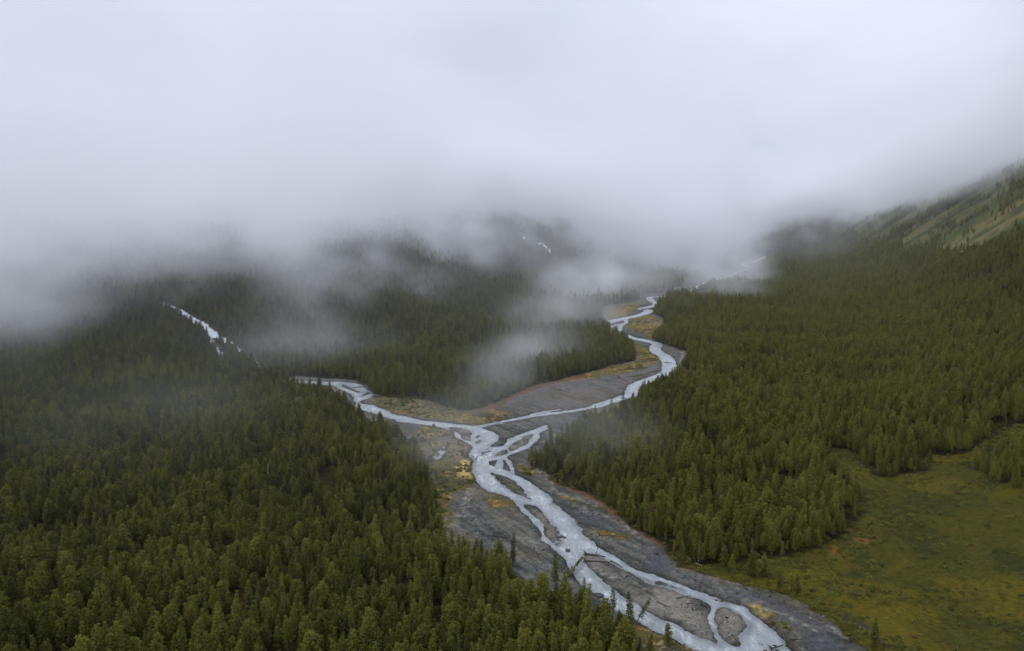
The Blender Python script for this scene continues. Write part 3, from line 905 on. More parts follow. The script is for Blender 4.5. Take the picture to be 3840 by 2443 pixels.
def make_tree(seed, ht, rad, style, base=0.22, thin=1.0, leaf=0.42):
    """trunk mesh, crown mesh: whorls of drooping limbs carrying tufts of needles"""
    g = np.random.default_rng(seed)
    lean = g.normal(0, 0.25, 2)
    axis = lambda z: np.array([lean[0] * (z / ht) ** 2, lean[1] * (z / ht) ** 2, z])
    zz = np.linspace(-0.8, ht * 0.97, 7)
    trunk = [tube([axis(max(z, 0)) + [0, 0, min(z, 0)] for z in zz], [0.02 + 0.016 * ht * (1 - max(z, 0) / ht) for z in zz], 6)]
    Q, T = [], []
    z = ht * base
    while z < ht * 0.985:
        h = (z / ht - base) / (1 - base)
        r = rad * profile(style, h)
        nb = int(np.clip(round((3.2 + r * 1.6) * thin), 2, 8))
        a0 = g.uniform(0, 6.28)
        for k in range(nb):
            az = a0 + 6.283 * (k + g.uniform(-.32, .32)) / nb
            L = r * g.uniform(0.62, 1.15)
            rise = g.uniform(-0.25, 0.18) + 0.35 * h
            d = np.array([math.cos(az), math.sin(az), 0])
            o = axis(z + g.uniform(-.25, .25))
            if k % 2 == 0 and L > 0.8:
                trunk.append(tube([o, o + d * L * .5 + [0, 0, rise * L * .5], o + d * L * .9 + [0, 0, rise * L * .8]], [.05, .035, .012], 4))
            nt = max(1, int(round(L / 0.8)))
            for j in range(nt):
                f = (j + 0.75) / nt
                c = o + d * L * f + np.array([0, 0, rise * L * f - 0.12 * L * f * f])
                c = c + g.normal(0, 0.12, 3)
                sz = g.uniform(0.36, 0.6) * (0.85 + 0.25 * (1 - f))
                tv = g.uniform(0, 1)
                for q in range(11):
                    p = c + g.normal(0, 1, 3) * sz * np.array([.60, .60, .30])
                    nrm = g.normal(0, 1, 3) + np.array([0, 0, 1.3])
                    nrm /= np.linalg.norm(nrm)
                    t1 = np.cross(nrm, g.normal(0, 1, 3))
                    t1 /= np.linalg.norm(t1)
                    t2 = np.cross(nrm, t1)
                    s1, s2 = leaf * g.uniform(.45, .85), leaf * g.uniform(.2, .42)
                    Q.append([p - t1 * s1 - t2 * s2 * .3, p + t2 * s2 * -1, p + t1 * s1 + t2 * s2 * .2, p + t2 * s2])
                    T.append(tv)
        z += ht * 0.045 * g.uniform(.75, 1.25) + 0.12
    for q in range(10):                                     # leader tuft
        p = axis(ht * g.uniform(.93, 1.0)) + g.normal(0, .12, 3)
        t1 = g.normal(0, 1, 3) * leaf * .45
        t2 = g.normal(0, 1, 3) * leaf * .25
        Q.append([p - t1, p - t2, p + t1, p + t2])
        T.append(.9)
    CV = np.array(Q).reshape(-1, 3)
    CF = np.arange(len(CV)).reshape(-1, 4)
    return join(trunk), (CV, CF, np.repeat(T, 4))

def crown_mesh(name, crown, mat):
    V, F, T = crown
    me = mesh_from(name, V, F, [mat])
    a = me.attributes.new('tuft', 'FLOAT', 'POINT')
    a.data.foreach_set('value', T.astype(np.float32))
    return me

# kind: (height, radius, style, crown base, density, words for a near tree of this build)
KINDS = [(13.5, 2.6, 'cone', .18, 1.0, 'conical'), (12.0, 2.8, 'round', .25, 1.0, 'round-topped'), (15.0, 2.2, 'slim', .18, 1.0, 'slender'),
         (11.0, 2.4, 'cone', .20, .95, 'stocky'), (14.0, 3.1, 'cone', .26, .95, 'broad'), (12.5, 1.6, 'slim', .30, .85, 'thin'),
         (10.0, 2.2, 'egg', .15, 1.0, 'short bushy'), (16.0, 2.9, 'egg', .32, 1.0, 'tall open')]
TREES = [make_tree(100 + i, k[0], k[1], k[2], k[3], k[4]) for i, k in enumerate(KINDS)]
TRUNK_ME = [mesh_from('trunk', t[0], t[1], [M_bark], smooth=True) for t, c in TREES]
CROWN_ME = [crown_mesh('crown', c, M_leaf) for t, c in TREES]

# sources of the far forest, kept out of the scene itself
SRC = bpy.data.collections.new('forest_sources')
for i, (t, c) in enumerate(TREES):
    V, F = join([(c[0], c[1]), (t[0], t[1])])
    me = mesh_from('larch_source', V, F, [M_leaf, M_bark], midx=[0] * len(c[1]) + [1] * len(t[1]))
    a = me.attributes.new('tuft', 'FLOAT', 'POINT')
    a.data.foreach_set('value', np.concatenate([c[2], np.zeros(len(t[0]))]).astype(np.float32))
    SRC.objects.link(bpy.data.objects.new('larch_source_%d' % i, me))

# where the forest stands
PX_, PY_, SC_, YW = [], [], [], []
for y0, y1, cell, sc in ((175, 420, 3.75, .81), (420, 800, 4.0, .85), (800, 1300, 4.7, .94), (1300, 2000, 6.8, 1.12), (2000, 3000, 9.0, 1.25), (3000, 4600, 13.0, 1.4), (4600, 6200, 20.0, 1.7)):
    lx = 0.86 * y1
    ax, ay = np.arange(-lx, lx, cell), np.arange(y0, y1, cell)
    X, Y = [q.ravel() for q in np.meshgrid(ax, ay)]
    X = X + rng.uniform(-.48, .48, len(X)) * cell
    Y = Y + rng.uniform(-.48, .48, len(Y)) * cell
    k = (np.abs(X) < 0.86 * Y + 10) & (Y >= y0) & (Y < y1)
    PX_.append(X[k]); PY_.append(Y[k]); SC_.append(np.full(k.sum(), sc))
TX, TY, TS = np.concatenate(PX_), np.concatenate(PY_), np.concatenate(SC_)
TZ = hills(TX, TY)
d_fl, d_me, d_gr = poly_sd(TX, TY, FLOOD), poly_sd(TX, TY, MEADOW), poly_sd(TX, TY, GROVE)
edge = (fbm(TX / 14, TY / 14, 2, 81) - .5) * 9
keep = (d_fl + edge * .5 > 1.0) & ((d_me + edge > 0) | (d_gr + edge < 0))
tu, ts_ = TX * CPH - TY * SPH, TX * SPH + TY * CPH
tn4 = fbm(TX / 60, TY / 60, 3, 54)
tg = sstep(300, 360, tu + (tn4 - .5) * 60) * sstep(0.30, 0.46, fbm(ts_ / 210 + tu / 420, tu / 380, 3, 61)) * sstep(200, 700, TY)
keep &= (tg < rng.uniform(0.25, 1.0, len(TX))) | (rng.uniform(0, 1, len(TX)) < 0.25 * sstep(.60, .72, fbm(TX / 45, TY / 45, 2, 63)))
keep &= sd_field(TX, TY, [], [(P, w) for P, w in CASCADE], 30) > 2.0
keep &= sd_field(TX, TY, SNOWP, [], 30) > 4.0
gap = fbm(TX / 26, TY / 26, 3, 83)
keep &= rng.uniform(0, 1, len(TX)) > sstep(.60, .72, gap) * .75             # thin places
bx, by, bt = proj(TX, TY, TZ)
ux, uy, ut = proj(TX, TY, TZ + 16)
keep &= (bx > -600) & (bx < 4440) & (uy < 2700)
base_mist = np.interp(TX / TY, [-1, -.7, -.445, -.335, -.226, -.153, -.08, .03, .1, .21, .347, .5, .61, .7, 1], [0, 0, 40, 55, 90, 135, 215, 185, 140, 100, 100, 190, 265, 310, 330])
keep &= TZ < base_mist + 260
TX, TY, TZ, TS, bx, by, ux, uy, bt, d_fl, d_me = [q[keep] for q in (TX, TY, TZ, TS, bx, by, ux, uy, bt, d_fl, d_me)]
NT = len(TX)
TK = rng.choice(8, NT, p=[.19, .16, .15, .12, .12, .09, .08, .09])
rightside = (TX * CPH - TY * SPH) > -60
TK = np.where(rightside & (rng.uniform(0, 1, NT) < .6), rng.choice([0, 4, 2], NT), TK)
TSC = TS * np.clip(rng.normal(1.0, 0.26, NT), .40, 1.7) * (0.92 + 0.35 * (fbm(TX / 45, TY / 45, 2, 85) - .5))
TSC *= np.where(np.minimum(d_fl, d_me) < 8, rng.uniform(.6, 1.0, NT), 1.0)
TR = rng.uniform(0, 6.283, NT)
TZ = TZ + 0.9

# the nearest 300 in the picture are things of their own
order = np.argsort(bt)
inview = (ux > -10) & (ux < 3850) & (uy < 2425)
near = [i for i in order if inview[i]][:286]
isnear = np.zeros(NT, bool)
isnear[near] = True

def tree_thing(kind, loc, rz, sc, label, group, name='larch_tree', crown_mat=None, tilt=(0, 0)):
    r = link(name, None, loc=loc, rot=(tilt[0], tilt[1], rz), scale=(sc * TW.uniform(.9, 1.12), sc * TW.uniform(.9, 1.12), sc))
    tag(r, label, 'tree', group)
    t = link('trunk', TRUNK_ME[kind], parent=r)
    cm = CROWN_ME[kind]
    if crown_mat is not None:
        cm = cm.copy()
        cm.materials[0] = crown_mat
    c = link('crown', cm, parent=r)
    return r

TW = np.random.default_rng(5)
ZONES = [(0, 480, 'at the lower left corner'), (480, 960, 'right of the lower left corner'), (960, 1440, 'below the middle of the forest'),
         (1440, 1900, 'short of the gravel bank'), (1900, 5000, 'beside the lower river')]
for i in near:
    zone = next(z for a, b, z in ZONES if a <= max(0, ux[i]) < b or z is ZONES[-1][2])
    row = 'front row' if uy[i] > 2300 else ('second row' if uy[i] > 2190 else 'back row')
    k = int(TK[i])
    tree_thing(k, (TX[i], TY[i], TZ[i]), TR[i], TSC[i], '%s olive larch in the %s %s' % (KINDS[k][5], row, zone), 'near larches %s' % zone)

def forest_nodes(name, coll):
    ng = bpy.data.node_groups.new(name, 'GeometryNodeTree')
    ng.interface.new_socket('Geometry', in_out='INPUT', socket_type='NodeSocketGeometry')
    ng.interface.new_socket('Geometry', in_out='OUTPUT', socket_type='NodeSocketGeometry')
    n, l = ng.nodes, ng.links
    gi, go = n.new('NodeGroupInput'), n.new('NodeGroupOutput')
    ip = n.new('GeometryNodeInstanceOnPoints')
    ci = n.new('GeometryNodeCollectionInfo')
    ci.inputs['Collection'].default_value = coll
    ci.inputs['Separate Children'].default_value = True
    ci.inputs['Reset Children'].default_value = True
    ip.inputs['Pick Instance'].default_value = True
    def named(nm, tp):
        q = n.new('GeometryNodeInputNamedAttribute')
        q.data_type = tp
        q.inputs['Name'].default_value = nm
        return q.outputs['Attribute']
    l.new(gi.outputs[0], ip.inputs['Points'])
    l.new(ci.outputs[0], ip.inputs['Instance'])
    l.new(named('pick', 'INT'), ip.inputs['Instance Index'])
    l.new(named('turn', 'FLOAT_VECTOR'), ip.inputs['Rotation'])
    l.new(named('size', 'FLOAT_VECTOR'), ip.inputs['Scale'])
    l.new(ip.outputs[0], go.inputs[0])
    return ng

def scatter(name, P, pick, turn, size, coll, label):
    me = bpy.data.meshes.new(name)
    me.vertices.add(len(P))
    me.vertices.foreach_set('co', np.asarray(P, np.float32).ravel())
    a = me.attributes.new('pick', 'INT', 'POINT'); a.data.foreach_set('value', np.asarray(pick, np.int32))
    a = me.attributes.new('turn', 'FLOAT_VECTOR', 'POINT'); a.data.foreach_set('vector', np.asarray(turn, np.float32).ravel())
    a = me.attributes.new('size', 'FLOAT_VECTOR', 'POINT'); a.data.foreach_set('vector', np.asarray(size, np.float32).ravel())
    o = link(name, me)
    md = o.modifiers.new('scatter', 'NODES')
    md.node_group = forest_nodes(name + '_nodes', coll)
    return tag(o, label, None, None, 'stuff')

ff = ~isnear
nf = ff.sum()
wid = rng.uniform(.88, 1.14, nf)
scatter('forest', np.stack([TX[ff], TY[ff], TZ[ff]], 1), TK[ff], np.stack([rng.normal(0, .03, nf), rng.normal(0, .03, nf), TR[ff]], 1),
        np.stack([TSC[ff] * wid, TSC[ff] * wid, TSC[ff]], 1), SRC, 'larch forest covering the valley floor and slopes')
print('trees', NT, 'near', len(near))

# ------------------------------------------------------------------ shrubs and tussocks
def make_bush(seed, r, hgt, n):
    g = np.random.default_rng(seed)
    Q, T = [], []
    for k in range(n):
        a, q = g.uniform(0, 6.28), math.sqrt(g.uniform(0, 1))
        c = np.array([r * q * math.cos(a), r * q * math.sin(a), hgt * (1 - q * q) * g.uniform(.35, 1.0)])
        tv = g.uniform(0, 1)
        for j in range(4):
            p = c + g.normal(0, .16, 3)
            nrm = g.normal(0, 1, 3) + [0, 0, .6]
            nrm /= np.linalg.norm(nrm)
            t1 = np.cross(nrm, g.normal(0, 1, 3)); t1 /= np.linalg.norm(t1)
            t2 = np.cross(nrm, t1)
            s1, s2 = g.uniform(.16, .32), g.uniform(.1, .2)
            Q.append([p - t1 * s1, p - t2 * s2, p + t1 * s1, p + t2 * s2]); T.append(tv)
    V = np.array(Q).reshape(-1, 3)
    return V, np.arange(len(V)).reshape(-1, 4), np.repeat(T, 4)
SRB = bpy.data.collections.new('shrub_sources')
for i, (r, hg, nn) in enumerate(((1.1, 1.0, 60), (1.5, .8, 70), (.8, .7, 40), (1.2, 1.5, 70))):
    SRB.objects.link(bpy.data.objects.new('shrub_source_%d' % i, crown_mesh('shrub_source', make_bush(300 + i, r, hg, nn), M_bush)))
BX, BY = [], []
for y0, y1, cell in ((175, 420, 2.1), (420, 700, 3.2), (700, 1100, 5.0)):
    ax, ay = np.arange(-.8 * y1, .8 * y1, cell), np.arange(y0, y1, cell)
    X, Y = [q.ravel() for q in np.meshgrid(ax, ay)]
    X = X + rng.uniform(-.5, .5, len(X)) * cell
    Y = Y + rng.uniform(-.5, .5, len(Y)) * cell
    BX.append(X); BY.append(Y)
BX, BY = np.concatenate(BX), np.concatenate(BY)
b_me, b_fl = poly_sd(BX, BY, MEADOW), poly_sd(BX, BY, FLOOD)
bn = fbm(BX / 22, BY / 22, 4, 51)
bn2 = fbm(BX / 7, BY / 7, 2, 91)
kx, ky, _ = proj(BX, BY, np.zeros_like(BX))
yel = sd_field(BX, BY, [W('K', (770, 630), (850, 580), (960, 620), (1200, 720), (1340, 780), (1400, 870), (1490, 1026), (1290, 1026), (1150, 900), (950, 760))], [], 12) < 0
pr = np.where((b_me < 0) & ~yel, 0.05 + .42 * sstep(.44, .60, bn) * sstep(.35, .55, bn2), 0.0)
scr = sd_field(BX, BY, [W('K', (150, 330), (480, 270), (860, 330), (850, 560), (740, 640), (420, 520), (200, 430)), W('K', (900, 240), (1180, 260), (1150, 350), (900, 360)),
                        W('N', (700, 440), (1000, 460), (1180, 600), (1000, 660), (880, 560))], [], 10)
pr = np.where(scr < 0, .35 + .4 * sstep(.38, .55, bn2), pr)
pr = np.where((b_me < 0) & (b_me > -16), np.maximum(pr, .55), pr)
pr = np.where((b_fl > 0) & (b_fl < 10) & (b_me > 0), 0.5, pr)
bm = sd_field(BX, BY, [W('A', (430, 300), (560, 290), (640, 330), (700, 390), (720, 480), (740, 590), (660, 660), (600, 690), (560, 800), (500, 620), (420, 400)),
                       W('F', (900, 320), (1500, 385), (1750, 470), (1650, 560), (1300, 520), (1000, 430)), W('F', (1450, 660), (1750, 700), (1900, 860), (1950, 960), (1700, 860), (1500, 900), (1420, 780)), W('F', (1320, 500), (1500, 480), (1560, 560), (1400, 560)),
                       W('G', (1020, 130), (1100, 150), (1280, 230), (1250, 260), (1050, 230)),
                       W('B', (940, 230), (1050, 180), (1220, 160), (1200, 210), (1000, 260)),
                       W('D', (1400, 1090), (1500, 1130), (1810, 1285), (1700, 1290), (1500, 1200))], [], 10)
pr = np.where(bm < 0, .16 + .5 * sstep(.4, .6, bn2), pr)
pr = np.where((b_fl > 10) & (b_me > 3), 0.12 * (BY < 420), pr)
kb = (rng.uniform(0, 1, len(BX)) < pr) & (kx > -300) & (kx < 4300) & (ky < 2600) & (sd_field(BX, BY, WATER, LINES, 10) > 1.5)
BX, BY = BX[kb], BY[kb]
nb_ = len(BX)
bs = rng.uniform(.6, 1.25, nb_)
scatter('shrubs', np.stack([BX, BY, hills(BX, BY) + .6], 1), rng.integers(0, 4, nb_), np.stack([0 * BX, 0 * BX, rng.uniform(0, 6.28, nb_)], 1), np.stack([bs, bs, bs * rng.uniform(.7, 1.1, nb_)], 1),
        SRB, 'low olive shrubs and tussocks on the meadow and banks')
print('shrubs', nb_)

# loose stones strewn over the gravel
def make_stone(seed):
    g = np.random.default_rng(seed)
    V, F = [], []
    for i in range(5):
        th = math.pi * i / 4
        for k in range(7):
            a = 6.283 * k / 7
            r = g.uniform(.75, 1.2)
            V.append((math.sin(th) * math.cos(a) * r, math.sin(th) * math.sin(a) * r * .8, math.cos(th) * .55 * r))
    for i in range(4):
        for k in range(7):
            F.append((i * 7 + k, i * 7 + (k + 1) % 7, (i + 1) * 7 + (k + 1) % 7, (i + 1) * 7 + k))
    return np.array(V), np.array(F)
m_st, n_, l_ = new_mat('loose_stone')
o_ = node(n_, 'ShaderNodeOutputMaterial')
b_ = node(n_, 'ShaderNodeBsdfDiffuse')
oi_ = node(n_, 'ShaderNodeObjectInfo')
cr_ = node(n_, 'ShaderNodeValToRGB')
cr_.color_ramp.elements[0].position, cr_.color_ramp.elements[0].color = 0.2, (0.035, 0.034, 0.031, 1)
cr_.color_ramp.elements[1].position, cr_.color_ramp.elements[1].color = 0.95, (0.19, 0.185, 0.17, 1)
l_.new(oi_.outputs['Random'], cr_.inputs['Fac'])
l_.new(cr_.outputs['Color'], b_.inputs['Color'])
l_.new(b_.outputs['BSDF'], o_.inputs['Surface'])
SRS = bpy.data.collections.new('stone_sources')
for i in range(3):
    SRS.objects.link(bpy.data.objects.new('stone_source_%d' % i, mesh_from('stone_source', *make_stone(500 + i), [m_st])))
near_gr = np.where(fl_v & (GY < 640) & (sd > 0.3))[0]
wts = ys[np.clip(near_gr // NX, 0, NY - 2)] * 0 + GY[near_gr] ** 2                     # even over the ground, not over the grid
wts = wts * (0.15 + sstep(.48, .68, fbm(GX[near_gr] / 9, GY[near_gr] / 9, 3, 92)))
pickv = rng.choice(near_gr, 14000, p=wts / wts.sum())
sz_ = np.clip(rng.lognormal(-1.75, .5, len(pickv)), .1, .8)
scatter('stones', np.stack([GX[pickv] + rng.uniform(-.6, .6, len(pickv)), GY[pickv] + rng.uniform(-.6, .6, len(pickv)), GZ[pickv] + .05], 1), rng.integers(0, 3, len(pickv)),
        np.stack([0 * sz_, 0 * sz_, rng.uniform(0, 6.28, len(pickv))], 1), np.stack([sz_, sz_, sz_], 1), SRS, 'loose grey stones strewn over the gravel')

# ------------------------------------------------------------------ single trees standing apart
def at(c, x, y, z=0.0):
    (p,) = pts(c, (x, y))
    return unproj(p[0], p[1], z)
EDGE = [('C', 75, 560, 2, 1.0, 'brown needled narrow larch spire at the edge of the gravel bank', M_brown, .85),
        ('C', 570, 800, 2, 1.0, 'tall pale green larch standing alone against the gravel by the river', None, 1.0),
        ('C', 905, 950, 5, .75, 'small slim larch standing against the near river bank', None, 1.0),
        ('C', 1240, 1150, 5, .95, 'sparse larch with bare trunk rising in front of the river', None, 1.0),
        ('C', 1420, 1230, 5, 1.0, 'thin crooked larch in front of the white water', None, 1.0),
        ('C', 1500, 1240, 5, .9, 'thin larch leaning sideways in front of the white water', None, 1.0),
        ('C', 1880, 1480, 6, .8, 'small larch on the yellow bank at the bottom of the river', None, 1.0),
        ('D', 950, 560, 0, .75, 'larger of two young conical trees beside the gravel flat', None, 1.35),
        ('D', 1030, 590, 0, .55, 'smaller of two young conical trees beside the gravel flat', None, 1.3),
        ('D', 1250, 650, 0, .85, 'left tree of the dense trio standing in front of the meadow shrubs', None, 1.4),
        ('D', 1340, 670, 6, .8, 'middle tree of the dense trio standing in front of the meadow shrubs', None, 1.3),
        ('D', 1405, 660, 0, .75, 'right tree of the dense trio standing in front of the meadow shrubs', None, 1.35)]
for c, x, y, k, sc, lab, mat, wd in EDGE:
    X, Y = at(c, x, y)
    tilt = (0, R(28)) if 'leaning sideways' in lab else (0, 0)
    t = tree_thing(k, (X, Y, .8), TW.uniform(0, 6), sc, lab, None, crown_mat=mat, tilt=tilt)
    if tilt[1]: t.rotation_euler = (0, R(28), 0)
    t.scale = (sc * wd, sc * wd, sc)

# ------------------------------------------------------------------ fallen logs and driftwood
def log_thing(name, a, b, r0, r1, label, mat, stubs=4, root=False, za=0.4, zb=0.4, group=None, seed=0, needles=False):
    g = np.random.default_rng(900 + seed)
    A, B = np.array([a[0], a[1], za]), np.array([b[0], b[1], zb])
    L = np.linalg.norm(B - A)
    d = (B - A) / L
    side = np.cross(d, [0, 0, 1.0])
    side /= np.linalg.norm(side)
    up = np.cross(side, d)
    bow = g.uniform(-.02, .02) * L
    path = [A + (B - A) * t + side * bow * math.sin(math.pi * t) for t in np.linspace(0, 1, 7)]
    rad = [r0 + (r1 - r0) * t for t in np.linspace(0, 1, 7)]
    root_o = link(name, None, loc=A)
    tag(root_o, label, 'log', group)
    V, F = tube(np.array(path) - A, rad, 8)
    link('trunk', mesh_from('trunk', V, F, [mat], smooth=True), parent=root_o)
    if stubs:
        br = []
        for k in range(stubs):
            t = g.uniform(.3, .98)
            o = A + (B - A) * t - A
            w = g.uniform(0, math.pi)
            v = side * math.cos(w) + up * abs(math.sin(w)) + d * g.uniform(.2, .6)
            ln = g.uniform(.05, .13) * L
            br.append(tube([o, o + v * ln * .5, o + v * ln + up * ln * .1], [r0 * .35, r0 * .25, r0 * .1], 5))
        V, F = join(br)
        link('branches', mesh_from('branches', V, F, [mat], smooth=True), parent=root_o)
    if root:
        br = []
        for k in range(9):
            w = 6.283 * k / 9 + g.uniform(-.2, .2)
            v = side * math.cos(w) + up * math.sin(w)
            ln = g.uniform(2.5, 4.5) * r0 + .4
            br.append(tube([d * r0, v * ln * .6 - d * .2 * ln, v * ln - d * ln * g.uniform(.1, .6)], [r0 * .6, r0 * .35, r0 * .1], 5))
        V, F = join(br)
        link('root_plate', mesh_from('root_plate', V, F, [mat], smooth=True), parent=root_o)
    if needles:
        Q, T = [], []
        for k in range(150):
            t = g.uniform(.35, 1.0)
            c = (B - A) * t + (side * g.normal(0, 1) + up * g.normal(0, .6)) * (1.15 - t) * 1.1
            tv = g.uniform(.4, 1)
            for j in range(4):
                p = c + g.normal(0, .2, 3)
                t1, t2 = g.normal(0, .2, 3), g.normal(0, .12, 3)
                Q.append([p - t1, p - t2, p + t1, p + t2]); T.append(tv)
        V = np.array(Q).reshape(-1, 3)
        link('crown', crown_mesh('crown', (V, np.arange(len(V)).reshape(-1, 4), np.repeat(T, 4)), M_leaf), parent=root_o)
    return root_o

LOGS = [('C', (915, 410), (1150, 452), .42, .28, 'thick dark log topping the driftwood jam in the river fork', 0, 5, True),
        ('C', (905, 492), (1225, 512), .36, .2, 'long dark log lying below the driftwood jam on the gravel bar', 0, 5, True),
        ('C', (1215, 500), (1345, 572), .32, .18, 'dark log slanting into the right channel below the jam', 0, 3, False),
        ('C', (960, 425), (1060, 425), .3, .2, 'short log wedged into the driftwood jam', 0, 6, False),
        ('G', (640, 842), (830, 905), .34, .14, 'long dark log on the left gravel above a second one', 0, 5, False),
        ('G', (745, 935), (935, 950), .34, .16, 'dark log with roots on the left gravel behind the brown spire', 0, 5, True),
        ('G', (1640, 765), (1920, 832), .34, .14, 'long log crossing the right gravel near its bend', 0, 6, False),
        ('G', (1740, 800), (1880, 880), .3, .12, 'log slanting across the mossy patch of the right gravel', 0, 5, False),
        ('G', (1910, 925), (2250, 945), .34, .14, 'log lying along the brown mossy patch of the right gravel', 0, 6, True),
        ('D', (270, 405), (480, 560), .4, .15, 'dark uprooted log below the right forest edge', 0, 8, True),
        ('D', (190, 412), (310, 305), .4, .15, 'dark uprooted log pointing up to the right forest edge', 0, 8, True),
        ('D', (505, 415), (580, 482), .3, .16, 'bleached pale log at the foot of the right forest', 1, 3, False),
        ('D', (620, 505), (705, 540), .26, .14, 'bleached pale log beside a young conical tree', 1, 2, False),
        ('D', (410, 905), (580, 882), .24, .12, 'thin dark log on the large central gravel bar', 0, 3, False),
        ('D', (190, 945), (330, 1010), .24, .1, 'brown thin log among the stones of the central gravel bar', 0, 4, False),
        ('D', (500, 970), (640, 960), .24, .1, 'reddish brown driftwood on the central gravel bar', 0, 4, False),
        ('D', (700, 985), (775, 995), .3, .2, 'short brown driftwood near the little side channel', 0, 3, True),
        ('D', (1610, 1320), (1660, 1450), .26, .12, 'dark pole slanting at the lower right water edge', 0, 4, False),
        ('D', (1480, 1476), (1615, 1440), .34, .18, 'thick log stranded in the shallows at the bottom of the river', 0, 4, True),
        ('D', (1690, 1370), (1830, 1370), .26, .12, 'dark log on the stony flat beside the lower shallows', 0, 3, False),
        ('D', (1860, 1395), (1960, 1460), .24, .12, 'dark log on the stony flat in the lower right', 0, 3, False),
        ('D', (2160, 1300), (2335, 1380), .3, .12, 'dark log beside the pale channel below the meadow', 0, 3, False),
        ('B', (805, 645), (870, 690), .26, .14, 'dark log jutting into the river from the mossy left bank', 0, 3, False),
        ('B', (850, 690), (872, 652), .26, .14, 'short stick crossing the jutting log at the left bank', 0, 2, False),
        ('B', (620, 520), (800, 515), .26, .1, 'dark log lying across the moss left of the confluence', 0, 4, False),
        ('F', (1620, 1180), (1720, 1280), .3, .12, 'dark fallen log on the mossy ground near the pale pool', 0, 6, True),
        ('F', (895, 310), (960, 345), .5, .3, 'dark log on the bank at the bend of the tributary', 0, 3, False),
        ('F', (930, 372), (1090, 376), .3, .15, 'thin dark log on the grass beyond the tributary', 0, 3, False),
        ('F', (1990, 545), (2110, 545), .4, .2, 'dark driftwood on the gravel above the confluence', 0, 5, True),
        ('E', (680, 1292), (765, 1330), .6, .3, 'dark driftwood log on the broad grey gravel flat', 0, 4, True),
        ('E', (760, 1280), (940, 1262), .5, .3, 'long dark driftwood line on the gravel flat by the far bend', 0, 6, False),
        ('E', (950, 1258), (1130, 1200), .5, .3, 'dark log ending at the far river bend', 0, 6, False),
        ('E', (1195, 1112), (1290, 1112), .4, .3, 'dark log bridging the river at its far bend', 0, 2, False),
        ('E', (930, 398), (1060, 412), .5, .3, 'far dark log beside the narrow upper river', 0, 3, False),
        ('E', (880, 935), (1020, 925), .5, .3, 'dark driftwood on the yellow flat of the upper river', 0, 4, False)]
for q, (c, a, b, r0, r1, lab, pale_, st, rt) in enumerate(LOGS):
    log_thing('fallen_log', at(c, *a), at(c, *b), r0, r1, lab, M_pale if pale_ else M_log, st, rt, .75 + .1 * (q % 3), .85, 'driftwood logs along the river', q)
log_thing('leaning_pole', at('C', 1045, 405), at('C', 1085, 352), .16, .06, 'bare pole sticking up out of the driftwood jam', M_log, 3, False, .6, 5.5, None, 77)
log_thing('fallen_larch', at('C', 630, 780), at('C', 880, 500), .26, .08, 'fallen larch with green needles leaning out over the river', M_log, 5, False, .9, 2.6, None, 78, needles=True)
log_thing('dead_tree', at('L', 1240, 770), at('L', 1243, 765), .25, .05, 'bare pale dead trunk standing in the left forest', M_pale, 8, False, .5, 13.0, None, 79)
log_thing('dead_tree', at('D', 660, 490), at('D', 661, 487), .2, .05, 'bare pale dead trunk at the foot of the right forest', M_pale, 6, False, .5, 9.0, None, 80)

# ------------------------------------------------------------------ boulders
M_rock = ground_mat('river_rock', 1.5, 0.6)
def boulder(c, x, y, r, label, seed):
    g = np.random.default_rng(seed)
    X, Y = at(c, x, y)
    import bmesh
    bm = bmesh.new()
    bmesh.ops.create_icosphere(bm, subdivisions=3, radius=1.0)
    for v in bm.verts:
        p = v.co
        f = 1 + .35 * (vnoise(np.array([p.x * 1.3 + 9 * seed]), np.array([p.y * 1.3 + p.z * 1.7]), seed)[0] - .5) + .25 * (vnoise(np.array([p.x * 3 + seed]), np.array([p.y * 3 - p.z * 2]), seed)[0] - .5)
        v.co = Vector((p.x * f * r * g.uniform(1.25, 1.3), p.y * f * r, p.z * f * r * .7))
    me = bpy.data.meshes.new('boulder')
    bm.to_mesh(me)
    bm.free()
    me.materials.append(M_rock)
    ca = me.color_attributes.new('Col', 'FLOAT_COLOR', 'POINT')
    ca.data.foreach_set('color', np.tile(np.array([.07, .07, .068, 1], np.float32), len(me.vertices)))
    o = link('boulder', me, loc=(X, Y, .15), rot=(0, 0, g.uniform(0, 6)))
    tag(o, label, 'rock', 'boulders in the river')
for q, (c, x, y, r, lab) in enumerate((('G', 1485, 928, .9, 'dark boulder just left of another in the main channel'), ('G', 1523, 936, .7, 'small dark boulder in the open main channel'),
                                       ('G', 1560, 1082, 1.1, 'dark flat rock in the rapids above the driftwood jam'), ('C', 1075, 890, 1.7, 'wide dark boulder at the near bank of the river'),
                                       ('C', 1775, 742, 1.3, 'dark boulder in the shallow right channel'), ('B', 1290, 1008, 1.1, 'dark boulder on the pointed gravel bar'),
                                       ('D', 215, 715, 1.0, 'dark boulder in the shallow tail of the right channel'))):
    boulder(c, x, y, r, lab, 40 + q)

